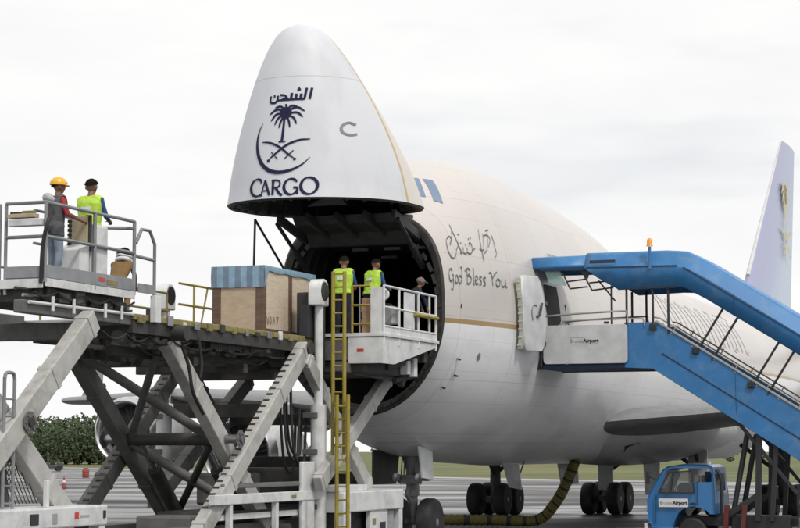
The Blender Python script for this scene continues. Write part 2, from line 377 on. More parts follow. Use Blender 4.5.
def side_y(x, z, off=0.012):          # port skin at station x, height z
    zt, zb, zw = ZT(x), ZB(x), ZW(x)
    u = (z - zw) / ((zt - zw) if z > zw else (zw - zb)); u = max(-0.999, min(0.999, u))
    e = EX(x) if u > 0 else 2.0
    return -HW(x) * (1 - abs(u) ** e) ** (1 / e) - off
CUT = 4.2; HINGE_Z = 8.32
CREAM, GREYW, GOLD = (0.555, 0.52, 0.49), (0.75, 0.755, 0.77), (0.36, 0.25, 0.12)
SEAMS = [('x', 2.6, 0.35, 0.02), ('x', 1.3, 0.1, 0.008), ('z', 1.55, 0.42, 0.014), ('z', .775, .2, .007)]
livery('fuselage_paint', CREAM, GREYW, GOLD, 5.60, 5.72, SEAMS)
livery('nose_paint', (0.64, 0.60, 0.55), (0.62, 0.635, 0.67), (0.50, 0.37, 0.19), 5.74 - HINGE_Z, 5.88 - HINGE_Z, [('x', 50, 2.85, 0.02)], bend=1.12, rough=.48)
st = [CUT + (69.5 - CUT) * (i / 110) ** 1.25 for i in range(111)]
mb = MB(); mb.loft([ring(x) for x in st], cap1=True)
fus = build('fuselage', mb, 'fuselage_paint', plane, angle=60)
# lip of the mouth and the hold behind it
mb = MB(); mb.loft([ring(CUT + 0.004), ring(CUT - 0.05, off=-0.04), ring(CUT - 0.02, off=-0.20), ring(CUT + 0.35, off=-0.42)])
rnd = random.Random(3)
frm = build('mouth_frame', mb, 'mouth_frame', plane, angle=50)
mb = MB()
for j in range(46):                     # latch blocks round the frame
    a = R(-80 + j * 345 / 46); x = CUT - 0.04; off = -0.14
    w, zt, zb, zw = HW(CUT) + off, ZT(CUT) + off, ZB(CUT) - off, ZW(CUT)
    c, s = math.cos(a), math.sin(a); p = Vector((x, w * c, zw + s * ((zt - zw) if s > 0 else (zw - zb))))
    t = Vector((0, -s * w, c * (zt - zw))).normalized()
    l = rnd.uniform(0.05, 0.13)
    mb.beam(p - t * l, p + t * l, rnd.uniform(0.06, 0.12), rnd.uniform(0.05, 0.1), up=(1, 0, 0))
build('latch_blocks', mb, 'mouth_frame', frm, smooth=False)['kind'] = 'stuff'
HX = [CUT + 0.3, 6, 8, 10, 12, 14]
def hold_ring(x, off=-0.42):
    pts = []
    for (x_, y, z) in ring(x, 48, off):
        pts.append((x, y * (1 if z > 5 else 1), min(max(z, 5.0), 7.75)))
    return pts
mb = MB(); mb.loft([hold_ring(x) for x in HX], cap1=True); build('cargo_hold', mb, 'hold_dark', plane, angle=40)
for x in (4.8, 5.9, 7.0, 8.1, 9.2):
    mb = MB(); a = hold_ring(x, -0.44); b = hold_ring(x, -0.54); c = hold_ring(x + 0.09, -0.54)
    a2 = [p for p in a if p[2] > 5.01]; ia = [i for i, p in enumerate(a) if p[2] > 5.02]
    k = len(ia)
    ia = sorted(ia, key=lambda i: (i + 12) % 48)
    mb.loft([[a[i] for i in ia], [b[i] for i in ia], [c[i] for i in ia]], closed=False)
    build('hold_rib', mb, 'hold_rib', plane, smooth=False)
mb = MB()
for y in (-1.1, -.4, .4, 1.1): mb.box((CUT + .35, y - .06, 5.01), (13.5, y + .06, 5.06))
build('floor_rails', mb, 'steel', plane, smooth=False)
mb = MB()
for y in (-0.9, 0, 0.9):
    for x in (6.3, 8.4): mb = MB(); mb.box((x, y - .22, 7.66), (x + .08, y + .22, 7.73)); build('ceiling_lamp', mb, 'hold_sheet', plane, smooth=False)
# ---- nose, turned up about its hinge
hinge = (CUT, 0, HINGE_Z)
NOSE_ANG = R(-88)                      # nose-up turn about the starboard axis
def nose_local(p): return (p[0] - hinge[0], p[1] - hinge[1], p[2] - hinge[2])
ns = [0.0015 + (CUT - 0.02) * (i / 44) ** 1.9 for i in range(45)]
mb = MB(); mb.loft([[nose_local(p) for p in ring(x)] for x in ns], cap0=True)
nose = build('nose_door', mb, 'nose_paint', plane, angle=60, label='raised nose door with palm and crossed swords emblem')
nose.location = hinge
nose.rotation_euler = (0, -NOSE_ANG, 0)
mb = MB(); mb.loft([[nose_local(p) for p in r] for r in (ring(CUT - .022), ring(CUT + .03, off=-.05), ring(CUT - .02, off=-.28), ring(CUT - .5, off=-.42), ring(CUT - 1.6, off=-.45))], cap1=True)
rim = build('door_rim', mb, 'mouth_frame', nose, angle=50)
mb = MB()
for j in range(30):
    a = 2 * math.pi * j / 30; x = CUT + .02; w, zt, zb, zw = HW(CUT) - .16, ZT(CUT) - .16, ZB(CUT) + .16, ZW(CUT)
    c, s = math.cos(a), math.sin(a); p = Vector(nose_local((x, w * c, zw + s * ((zt - zw) if s > 0 else (zw - zb)))))
    mb.beam(p, p - Vector((.35, c * .1, s * .1)), .06, .14, up=(0, c, s))
build('door_ribs', mb, 'mouth_frame', nose, smooth=False)['kind'] = 'stuff'
mb = MB()
mb.add([nose_local(p) for p in ((CUT - .15, -.2, 6.9), (CUT - .15, .9, 7.0), (CUT - .25, 1.1, 7.5), (CUT - .2, 0.1, 7.6), (CUT - .5, .2, 7.1))], [(0, 1, 4), (1, 2, 4), (2, 3, 4), (3, 0, 4)])
build('insulation_sheet', mb, 'hold_sheet', nose, smooth=False)
for y in (-1.55, 1.55):                 # lifting rods between body and door
    mb = MB(); mb.tube((CUT + .2, y, 7.0), (CUT - 1.6, y * 1.02, 8.0), .05, 10); mb.tube((CUT + .2, y, 7.0), (CUT - .6, y * 1.01, 7.45), .085, 10)
    build('door_actuator', mb, 'black_metal', plane)
mb = MB(); mb.tube((CUT - 2.6, 1.7, 8.0), (CUT - 2.55, 1.75, 6.75), .03, 8); mb.tube((CUT - 2.6, 1.7, 8.0), (CUT - .3, 1.9, 6.9), .03, 8)
build('door_stay', mb, 'black_metal', plane)
mb = MB()
for y in (-.7, 0, .7): mb = MB(); mb.tube((CUT - .12, y - .15, HINGE_Z + .02), (CUT - .12, y + .15, HINGE_Z + .02), .09, 10); build('hinge_knuckle', mb, 'gear_grey', plane)

mb = MB(); mb.prism([(CUT + .1, 7.55), (CUT + .1, 8.3), (CUT - .5, 8.24), (CUT - 1.25, 8.2), (CUT - 1.05, 8.0), (CUT - .4, 7.85), (CUT - .12, 7.55)], lambda a, b: (a, -1.35, b), lambda a, b: (a, 1.35, b)); build('hinge_beam', mb, 'mouth_frame', plane, bevel=.03, smooth=False)
for y in (-1.5, -.75, 0, .75, 1.5): mb = MB(); mb.beam((CUT + .05, y, 7.75), (CUT - 1.7, y, 8.12), .1, .22); build('hinge_arm', mb, 'hold_rib', plane, bevel=.01, smooth=False)
# ---- lettering: pen strokes laid on the skin
def ribbon(mb, pts, widths, f):
    """flat stroke of varying width following 2-D points; f maps to the surface"""
    P = [Vector(p) for p in pts]; k = len(P); vs = []; fs = []
    for i, p in enumerate(P):
        d = P[min(i + 1, k - 1)] - P[max(i - 1, 0)]
        d = d.normalized() if d.length > 1e-6 else Vector((1, 0))
        nrm = Vector((-d.y, d.x)); w = widths(i / (k - 1), d) / 2
        vs += [f(*(p + nrm * w)), f(*(p - nrm * w))]
    fs = [(2 * i, 2 * i + 1, 2 * i + 3, 2 * i + 2) for i in range(k - 1)]
    mb.add(vs, fs)
const = lambda w: (lambda t, d: w)
def nib(lo, hi, ang):
    ca, sa = math.cos(R(ang)), math.sin(R(ang))
    return lambda t, d: lo + (hi - lo) * abs(d.x * sa - d.y * ca)
def taper(w): return lambda t, d: max(0.006, w * math.sin(math.pi * min(1, max(0, t))) ** 0.8)
# nose: (s, b) = metres to port of the keel line, metres from the rim towards the tip
def nose_pt(s, b, off=0.014):
    x = CUT - b; w = HW(x) + off; zw, zb = ZW(x), ZB(x) - off
    y = -s; q = max(-.99, min(.99, y / w))
    return nose_local((x, y, zw - (zw - zb) * math.sqrt(1 - q * q)))
KS = 1 / (4.07 * 44.0)
def en(X, Y): return ((X - 178) * KS * 1.02 + 0.0, (506 - Y) * KS * 0.985)
def nose_strokes(name, strokes, par=None, m='navy_ink', conv=en, surf=nose_pt):
    mb = MB()
    for pts, wd, sm in strokes:
        q = [conv(*p) for p in pts]
        q = smooth_pts(q, 6) if sm else [v for i in range(len(q) - 1) for v in [Vector(q[i]).lerp(Vector(q[i + 1]), j / 5) for j in range(5 + (i == len(q) - 2))]]
        ribbon(mb, q, wd, surf)
    return build(name, mb, m, par or nose, smooth=False)
def arc(cx, cy, rx, ry, a0, a1, n=14): return [(cx + rx * math.cos(R(a0 + (a1 - a0) * i / n)), cy - ry * math.sin(R(a0 + (a1 - a0) * i / n))) for i in range(n + 1)]
N = nib(.032, .072, 20); W6 = const(.062)
CARGO = [(arc(75, 455, 33, 36, 55, 305), N, 0), ([(93, 425), (95, 437)], const(.045), 0),
         ([(96, 490), (113, 428), (117, 428)], const(.035), 0), ([(113, 427), (136, 490)], W6, 0), ([(104, 470), (127, 470)], const(.035), 0), ([(90, 490), (103, 490)], const(.03), 0),
         ([(151, 428), (151, 490)], W6, 0), ([(144, 429), (168, 429), (180, 436), (180, 452), (168, 459), (152, 459)], const(.042), 1), ([(163, 459), (180, 484), (194, 492)], W6, 1),
         (arc(228, 458, 29, 33, 50, 330), N, 0), ([(254, 490), (254, 462), (238, 462)], const(.05), 0), ([(249, 430), (250, 440)], const(.04), 0),
         (arc(298, 456, 31, 35, 0, 360, 24), N, 0)]
nose_strokes('cargo_lettering', CARGO)
ARAB = [([(287, 42), (281, 90)], const(.055), 0), ([(268, 42), (262, 88), (250, 90)], const(.055), 0), ([(262, 89), (150, 91)], const(.045), 0),
        ([(247, 89), (249, 66)], W6, 0), ([(228, 89), (230, 66)], W6, 0), ([(209, 89), (211, 62)], W6, 0), ([(232, 50), (246, 48)], const(.05), 0), ([(236, 42), (242, 41)], const(.05), 0),
        ([(196, 89), (182, 72), (160, 68)], const(.05), 1), ([(190, 82), (165, 91)], const(.05), 0), ([(151, 92), (151, 70)], const(.05), 0),
        ([(150, 88), (140, 99), (122, 99), (116, 88), (118, 70)], const(.05), 1), ([(131, 72), (139, 71)], const(.06), 0)]
nose_strokes('arabic_lettering', ARAB)
def emblem_strokes(k=1.0):
    S = []
    cx, cy = 190, 148
    S.append(([(186, 165), (185, 200), (182, 255), (180, 266)], lambda t, d: (.05 + .02 * t) * k, 1)); S.append(([(166, 268), (197, 267)], const(.03 * k), 0))
    S.append((arc(cx, cy - 2, 14, 13, 0, 360, 16), const(.14 * k), 0)); S.append(([(176, 148), (204, 146)], const(.22 * k), 0))
    for pts in ([(190, 140), (168, 118), (140, 122)], [(190, 140), (150, 130), (116, 150)], [(185, 150), (150, 150), (125, 178)], [(182, 155), (158, 168), (144, 196)], [(186, 158), (172, 180), (164, 210)],
                [(190, 140), (192, 118), (186, 108)], [(192, 140), (210, 118), (236, 118)], [(192, 140), (235, 124), (268, 142)], [(196, 150), (235, 146), (262, 166)], [(196, 155), (224, 168), (238, 196)], [(192, 158), (205, 180), (212, 210)]):
        S.append((pts, lambda t, d: k * max(.008, .085 * (1 - t) ** .5 * (0.35 + t)), 1))
    S.append(([(88, 264), (130, 270), (175, 292), (215, 325), (243, 344)], lambda t, d: k * (.018 + .035 * math.sin(math.pi * min(1, t * 1.1)) ** .7 if t < .95 else .03), 1))
    S.append(([(294, 260), (250, 264), (200, 284), (150, 320), (118, 346)], lambda t, d: k * (.018 + .035 * math.sin(math.pi * min(1, t * 1.1)) ** .7 if t < .95 else .03), 1))
    S.append(([(135, 308), (148, 322), (166, 340)], const(.025 * k), 1)); S.append(([(232, 306), (214, 322), (196, 340)], const(.025 * k), 1)); S.append(([(118, 346), (130, 344)], const(.05 * k), 0)); S.append(([(232, 342), (243, 344)], const(.05 * k), 0))
    return S
nose_strokes('palm_and_swords_emblem', emblem_strokes())
nose_strokes('crescent_emblem', [([(87, 182), (70, 215), (63, 262), (70, 310), (92, 355), (130, 386), (175, 396), (225, 388), (268, 366), (297, 336)], lambda t, d: .012 + .085 * math.sin(math.pi * t) ** 1.3, 1)])
nose_strokes('access_mark', [([(1.46, 1.72), (1.34, 1.76), (1.24, 1.66), (1.27, 1.52), (1.40, 1.47), (1.50, 1.50)], const(.05), 1)], m='grey_ink', conv=lambda a, b: (a, b))

# fuselage: (x, z) on the port skin
def fus_pt(x, z): return (x, side_y(x, z, .014), z)
def fus_strokes(name, strokes, m, conv):
    mb = MB()
    for pts, wd, sm in strokes:
        q = [conv(*p) for p in pts]; q = smooth_pts(q, 5) if sm else [v for i in range(len(q) - 1) for v in [Vector(q[i]).lerp(Vector(q[i + 1]), j / 4) for j in range(4 + (i == len(q) - 2))]]
        ribbon(mb, q, wd, fus_pt)
    return build(name, mb, m, plane, smooth=False)
LX = [[4.72, 6.36, 9.459], [4.40, 5.80, 8.344], [4.32, 5.587, 7.914]]
LZ = [[8.047, 8.217, 8.541], [7.107, 7.262, 7.48], [6.236, 6.361, 6.521]]
def lag(t): return ((t - 1) * (t - 2) / 2, -t * (t - 2), t * (t - 1) / 2)
def letter_plane(X, Y):
    """lettering sheet coordinates (660 x 528) to station and height on the skin"""
    a = lag((X / 6.6 - 5) / 42.5); b = lag((Y / 6.6 - 5) / 35)
    return (sum(b[i] * a[j] * LX[i][j] for i in range(3) for j in range(3)), sum(b[i] * a[j] * LZ[i][j] for i in range(3) for j in range(3)))
P1 = nib(.013, .048, 70); P2 = nib(.012, .044, 60)
BLESS = [([(98, 330), (84, 312), (66, 322), (60, 350), (68, 382), (88, 395), (106, 380), (110, 358), (98, 352)], P1, 1), ([(108, 372), (112, 410), (108, 440), (96, 452), (88, 440)], P1, 1),
         (arc(144, 385, 13, 26, 0, 360, 16), P1, 0), (arc(176, 388, 12, 26, 20, 360, 16), P1, 0), ([(180, 306), (190, 318), (194, 416)], P1, 1),
         ([(232, 322), (238, 418)], P1, 0), ([(218, 335), (236, 318), (256, 328), (254, 352), (240, 364), (262, 372), (268, 398), (256, 416), (236, 418)], P1, 1),
         ([(278, 318), (284, 330), (288, 418), (294, 422)], P1, 1), ([(300, 400), (316, 388), (310, 370), (300, 376), (300, 408), (310, 424), (322, 416)], P1, 1),
         ([(346, 378), (336, 374), (330, 386), (342, 404), (344, 422), (330, 428)], P1, 1), ([(374, 384), (364, 380), (357, 392), (370, 412), (372, 430), (358, 434)], P1, 1),
         ([(396, 352), (408, 350), (420, 392)], P1, 1), ([(446, 344), (432, 362), (420, 394), (424, 436)], P1, 1), (arc(456, 416, 13, 25, 0, 360, 16), P1, 0),
         ([(478, 394), (480, 432), (490, 442), (502, 430)], P1, 1), ([(502, 392), (506, 440), (514, 444)], P1, 1)]
for a_, b_ in ((0, 5), (5, 11), (11, 99)): fus_strokes('blessing_lettering', BLESS[a_:b_], 'green_ink', letter_plane)
CAL = [([(62, 118), (56, 150), (66, 195), (90, 232), (118, 246), (140, 228), (150, 190)], P2, 1), ([(70, 118), (92, 104), (112, 116), (96, 150)], P2, 1), ([(122, 28), (128, 62), (118, 110), (92, 160)], P2, 1),
       ([(128, 62), (148, 110), (170, 165), (190, 205)], P2, 1), ([(150, 190), (170, 160), (176, 130)], P2, 1), ([(180, 210), (196, 216), (206, 196), (204, 176)], P2, 1),
       ([(206, 212), (226, 220), (238, 200), (236, 180)], P2, 1), ([(238, 212), (262, 222), (276, 200), (270, 160), (254, 150), (252, 172)], P2, 1), ([(276, 200), (292, 190), (296, 182)], P2, 1),
       ([(172, 88), (177, 98)], const(.045), 0), ([(186, 146), (192, 152)], const(.045), 0), ([(224, 158), (230, 164)], const(.045), 0), ([(262, 116), (268, 122)], const(.045), 0), ([(248, 122), (253, 126)], const(.05), 0),
       ([(318, 60), (326, 120), (344, 210), (360, 272)], P2, 1), ([(346, 88), (352, 150), (358, 210)], P2, 1), ([(372, 80), (378, 140), (376, 196), (360, 222)], P2, 1), ([(352, 104), (372, 100), (392, 130), (386, 180)], P2, 1),
       ([(398, 100), (414, 140), (428, 190), (438, 222), (432, 250)], P2, 1), ([(328, 190), (344, 200), (356, 196)], P2, 1), ([(362, 72), (380, 66)], const(.03), 0)]
fus_strokes('calligraphy_lettering', CAL, 'green_ink', letter_plane)
# long slanted title far aft
TIT = []
for i in range(17):
    x = 24.2 + i * 0.82
    TIT.append(([(x, 7.75 - .015 * i), (x + .28, 7.1), (x + .42, 6.35)], const(.11 if i % 3 else .18), 1))
    if i % 2: TIT.append(([(x - .1, 7.7), (x + .25, 7.78), (x + .5, 7.6)], const(.09), 1))
    if i % 3 == 1: TIT.append(([(x + .4, 6.4), (x + .75, 6.32), (x + .95, 6.5)], const(.09), 1))
fus_strokes('title_strokes', TIT, 'pale_ink', lambda a, b: (a, b))
fus_strokes('star_mark', [([(5.77, 4.82), (5.93, 4.82)], const(.05), 0), ([(5.85, 4.72), (5.85, 4.93)], const(.04), 0), ([(5.8, 4.75), (5.91, 4.9)], const(.03), 0), ([(5.8, 4.9), (5.91, 4.75)], const(.03), 0)], 'grey_ink', lambda a, b: (a, b))
fus_strokes('static_port', [([(4.88, 6.0), (4.89, 6.1)], const(.045), 0)], 'black_metal', lambda a, b: (a, b))
# cockpit panes, port and starboard
for quad in (((5.98, 9.48), (6.03, 9.45), (5.32, 8.86), (5.18, 8.88)), ((6.06, 9.44), (6.18, 9.41), (5.52, 8.70), (5.36, 8.77)), ((5.6, 9.30), (5.9, 9.46), (5.1, 8.90), (4.86, 8.84))):
    for sgn in (1, -1):
        mb = MB(); n = 6
        q = [Vector(p) for p in quad]; vs = []
        for i in range(n + 1):
            for j in range(n + 1):
                p = q[0].lerp(q[1], i / n).lerp(q[3].lerp(q[2], i / n), j / n); vs.append((p.x, sgn * side_y(p.x, p.y, .015), p.y))
        mb.add(vs, [(i * (n + 1) + j, (i + 1) * (n + 1) + j, (i + 1) * (n + 1) + j + 1, i * (n + 1) + j + 1) for i in range(n) for j in range(n)])
        build('cockpit_window', mb, 'cockpit_glass', plane)
# small probes on the lower skin
mb = MB()
for (x, z) in ((5.0, 4.75), (5.15, 4.35), (4.95, 4.05)):
    mb = MB(); y = side_y(x, z, 0); mb.tube((x, y, z), (x - .02, y - .1, z - .03), .02, 6); mb.tube((x - .02, y - .1, z - .03), (x - .16, y - .1, z - .04), .02, 6); build('pitot_probe', mb, 'black_metal', plane)
# wing-to-body fairing
FZ0, FZ1 = 14.0, 45.0
def fairing(x):
    t = (x - FZ0) / (FZ1 - FZ0); e = max(.0, math.sin(math.pi * min(1, t))) ** 1.15
    return 1.9 + 1.2 * e, 3.5, .05 + .9 * e, .9 + .66 * e      # half width, centre, rise, drop
mb = MB(); rg = []
for i in range(61):
    x = FZ0 + (FZ1 - FZ0) * i / 60; w_, c_, r_, d_ = fairing(x)
    rg.append([(x, w_ * math.cos(a), c_ + (r_ if math.sin(a) > 0 else d_) * math.sin(a)) for a in [2 * math.pi * j / 80 for j in range(80)]])
mb.loft(rg, cap0=True, cap1=True); build('wing_fairing', mb, 'fairing_white', plane, angle=60)
def fair_pt(x, z, off=.012): w_, c_, r_, d_ = fairing(x); u = max(-.98, min(.98, (z - c_) / (r_ if z > c_ else d_))); return (x, -w_ * math.sqrt(1 - u * u) - off, z)
for (x, z, w) in ((19.4, 2.42, 1.0), (22.0, 2.62, 1.0)):
    mb = MB(); n = 6; vs = []
    for i in range(n + 1):
        f = i / n
        for g in (-1, 1): vs.append(fair_pt(x + w * f, z + g * .17 * f - .04 * f))
    mb.add(vs, [(2 * i, 2 * i + 1, 2 * i + 3, 2 * i + 2) for i in range(n)]); build('air_inlet', mb, 'black_metal', plane, smooth=False)
# wings
def foil(n=14):
    up = []; lo = []
    for i in range(n + 1):
        x = (1 - math.cos(math.pi * i / n)) / 2; y = 5 * (.2969 * math.sqrt(x) - .126 * x - .3516 * x * x + .2843 * x ** 3 - .1036 * x ** 4)
        up.append((x, y)); lo.append((x, -y * .8))
    return up + lo[-2:0:-1]
F = foil()
def surface(name, secs, m, par, vertical=False, mirror=1, kind='wing'):
    mb = MB(); rr = []
    for (s, xl, z, ch, th) in secs:
        rr.append([(xl + a * ch, mirror * s, z + b * th) if not vertical else (xl + a * ch, b * th, s) for a, b in F])
    mb.loft(rr, cap0=True, cap1=True)
    return build(name, mb, m, par, angle=40)
WS = [(2.0, 17.2, 3.3, 15.5, 1.0), (5.2, 20.5, 3.65, 12.3, .85), (11.7, 25.9, 4.25, 9.3, 1.0), (20.8, 33.8, 4.8, 6.8, .72), (28, 40.1, 4.85, 4.9, .55), (31.6, 43.2, 4.9, 3.9, .42)]
eng_t = None
def engine(par, y, xi, zc):
    e = MB(); o = (xi, y, zc)
    e.lathe([(.0, 1.17), (-.06, 1.25), (.02, 1.33), (.35, 1.42), (1.2, 1.46), (2.4, 1.40), (3.3, 1.28), (3.32, 1.05), (3.0, .95)], o, 'x', 40)
    e.f = [f for f in e.f if len(f) == 4]; e.mi = e.mi[:len(e.f)]
    n = build('engine_nacelle', e, 'nacelle', par, angle=50)
    l = MB(); l.lathe([(.32, 1.425), (.02, 1.345), (-.075, 1.25), (.0, 1.16), (.3, 1.12)], o, 'x', 40); l.f = [f for f in l.f if len(f) == 4]; l.mi = l.mi[:len(l.f)]; build('intake_lip', l, 'lip_metal', n, angle=60)
    d = MB(); d.lathe([(0, 1.165), (.5, 1.12), (1.0, 1.14)], o, 'x', 40); d.f = [f for f in d.f if len(f) == 4]; d.mi = d.mi[:len(d.f)]; build('intake_duct', d, 'gear_grey', n, angle=60)
    f = MB()
    for k in range(26):
        a0 = 2 * math.pi * k / 26; a1 = a0 + .3
        f.add([(xi + .75, y + .3 * math.cos(a0), zc + .3 * math.sin(a0)), (xi + .7, y + 1.12 * math.cos(a0), zc + 1.12 * math.sin(a0)), (xi + .95, y + 1.12 * math.cos(a1), zc + 1.12 * math.sin(a1)), (xi + .95, y + .3 * math.cos(a1), zc + .3 * math.sin(a1))], [(0, 1, 2, 3)])
    f.lathe([(1.0, 1.14), (1.01, .01)], o, 'x', 24); build('fan', f, 'fan_dark', n, smooth=False)
    s = MB(); s.lathe([(.3, .01), (.4, .12), (.6, .24), (.95, .33)], o, 'x', 20); build('spinner', s, 'gear_grey', n)
    c = MB(); c.lathe([(3.0, .98), (3.9, .86), (4.9, .62), (4.92, .5), (5.6, .12), (5.62, .01)], o, 'x', 30); build('core_cowl', c, 'gear_grey', n, angle=40)
    p = MB(); p.prism([(xi + 1.0, zc + 1.35), (xi + 4.2, zc + 1.9), (xi + 8.0, zc + 1.95), (xi + 6.4, zc + 1.1), (xi + 3.4, zc + .7)], lambda a, b: (a, y - .18, b), lambda a, b: (a, y + .18, b)); build('pylon', p, 'nacelle', n, bevel=.05)
for m_ in (1, -1):
    w = surface('wing', WS, 'wing_grey', plane, mirror=m_)
    wl = MB(); wl.prism([(45.0, 4.9), (47.1, 4.9), (48.4, 6.7), (47.6, 6.7)], lambda a, b: (a, m_ * (31.55 + (b - 4.85) * .35), b), lambda a, b: (a, m_ * (31.63 + (b - 4.85) * .35), b)); build('winglet', wl, 'wing_grey', w, smooth=False)
    for yy in (7.5, 14.5, 18.0, 24.5):
        xt = pchip([2, 5.2, 11.7, 20.8, 31.6], [32.7, 32.8, 35.2, 40.6, 47.1])(yy); zt_ = 3.4 + (yy - 2) * .07
        ff = MB(); ff.path([(xt - 4.2, m_ * yy, zt_ - .35), (xt - 3, m_ * yy, zt_ - .75), (xt - 1, m_ * yy, zt_ - .8), (xt + .9, m_ * yy, zt_ - .5)], [.03, .3, .28, .05], 12); build('flap_track_fairing', ff, 'wing_grey', w)
    engine(plane, m_ * 11.7, 21.6, 2.35); engine(plane, m_ * 20.8, 29.9, 3.25)
    surface('tailplane', [(.6, 58.5, 8.3, 9.6, .9), (11.1, 67.6, 9.6, 2.8, .25)], 'wing_grey', plane, mirror=m_)
livery('fin_paint', (0.33, 0.38, 0.62), (0.32, 0.36, 0.60), (0.32, 0.36, 0.60), 10.0, 10.01)
def fin_gradient():
    nt = MATS['fin_paint'].node_tree; b = nt.nodes['Principled BSDF']; t = nt.nodes.new('ShaderNodeTexCoord'); sp = nt.nodes.new('ShaderNodeSeparateXYZ'); nt.links.new(t.outputs['Object'], sp.inputs[0])
    n = nt.nodes.new('ShaderNodeMath'); n.operation = 'MULTIPLY_ADD'; n.inputs[1].default_value = -1.22; nt.links.new(sp.outputs['Z'], n.inputs[0]); nt.links.new(sp.outputs['X'], n.inputs[2])     # distance aft of the raked leading edge
    mr = nt.nodes.new('ShaderNodeMapRange'); mr.inputs[1].default_value = 41.3; mr.inputs[2].default_value = 49.0; nt.links.new(n.outputs[0], mr.inputs[0])
    r = nt.nodes.new('ShaderNodeValToRGB'); r.color_ramp.elements[0].color = (.34, .35, .52, 1); r.color_ramp.elements[1].color = (.37, .46, .60, 1); e = r.color_ramp.elements.new(.55); e.color = (.32, .38, .57, 1)
    nt.links.new(mr.outputs[0], r.inputs[0]); nt.links.new(r.outputs[0], b.inputs['Base Color'])
fin_gradient()
fin = surface('tail_fin', [(8.2, 52.4, 0, 14.2, 1.0), (11.0, 54.6, 0, 12.2, .9), (19.1, 64.5, 0, 4.2, .32)], 'fin_paint', plane, vertical=True)
le = MB()
le.path([(54.55, 0, 11.0), (64.45, 0, 19.1)], [.10, .05], 8); build('fin_leading_edge', le, 'fairing_white', fin)
# gold emblem high on the fin
def fin_pt(a, b): return (a, -.42 + .018 * (b - 11), b)
mb = MB()
for pts, wd, sm in emblem_strokes(4.5):
    q = smooth_pts([(63.6 + (X - 185) * .016, 14.3 + (250 - Y) * .017) for X, Y in pts], 4); ribbon(mb, q, wd, fin_pt)
build('fin_emblem', mb, 'gold_ink', fin, smooth=False)

# landing gear
def wheel(par, x, y, r, w, zc=None):
    zc = r if zc is None else zc
    t = MB(); t.lathe([(-w / 2, r * .55), (-w / 2, r * .86), (-w * .42, r * .95), (-w * .25, r), (w * .25, r), (w * .42, r * .95), (w / 2, r * .86), (w / 2, r * .55), (w * .3, r * .52), (-w * .3, r * .52)], (x, y, zc), 'y', 28)
    o = build('wheel', t, 'rubber', par, angle=30)
    h = MB(); h.lathe([(-w * .42, .02), (-w * .42, r * .5), (-w * .3, r * .56), (w * .3, r * .56), (w * .42, r * .5), (w * .42, .02)], (x, y, zc), 'y', 20); h.lathe([(-w * .52, r * .16), (w * .52, r * .16)], (x, y, zc), 'y', 12)
    build('rim', h, 'gear_grey', o, angle=30); return o
def main_gear(x, y, sgn_out):
    s = MB(); s.tube((x, y, .62), (x, y, 1.3), .13, 14); s.tube((x, y, 1.2), (x, y, 3.0), .2, 16)
    s.beam((x - .85, y, .62), (x + .85, y, .62), .22, .24)
    for dx in (-.75, .75): s.tube((x + dx, y - .75, .62), (x + dx, y + .75, .62), .075, 10)
    s.tube((x - .05, y, 1.5), (x - 1.5, y, 2.6), .07, 8); s.tube((x, y, 1.6), (x, y - sgn_out * 1.5, 2.7), .08, 8); s.tube((x + .1, y, .85), (x + .55, y, 1.25), .05, 8); s.tube((x + .55, y, 1.25), (x + .12, y, 1.7), .05, 8)
    s.box((x - .16, y - .16, 1.25), (x + .16, y + .16, 1.5))
    g = build('main_gear', s, 'gear_dark', plane)
    for dx in (-.75, .75):
        for dy in (-.52, .52): wheel(g, x + dx, y + dy, .625, .46)
    return g
gears = [main_gear(31.6, 5.5, 1), main_gear(34.7, 1.9, 1), main_gear(34.7, -1.9, -1), main_gear(31.6, -5.5, -1)]
def plate(name, pts, th, m, par, bevel=.01):
    P = [Vector(p) for p in pts]; nrm = (P[1] - P[0]).cross(P[2] - P[0]).normalized() * th
    mb = MB(); n = len(P); mb.add([p for p in P] + [p + nrm for p in P], [tuple(range(n)), tuple(range(2 * n - 1, n - 1, -1))] + [(i, (i + 1) % n, (i + 1) % n + n, i + n) for i in range(n)])
    return build(name, mb, m, par, bevel=bevel, smooth=False)
plate('gear_door', [(34.0, 2.05, .95), (34.0, 1.45, .95), (33.95, 1.45, 2.5), (33.95, 2.05, 2.5)], .06, 'fairing_white', plane)
plate('gear_door', [(33.9, -1.55, .85), (33.9, -2.3, .85), (33.85, -2.3, 2.5), (33.85, -1.55, 2.5)], .06, 'fairing_white', plane)
plate('gear_door', [(30.9, -.55, .85), (31.25, -1.0, .85), (31.2, -1.05, 2.4), (30.85, -.5, 2.4)], .06, 'fairing_white', plane)
plate('gear_door', [(30.6, 2.6, 1.2), (32.9, 2.6, 1.2), (33.2, 2.75, 2.6), (30.3, 2.75, 2.6)], .06, 'fairing_white', plane)
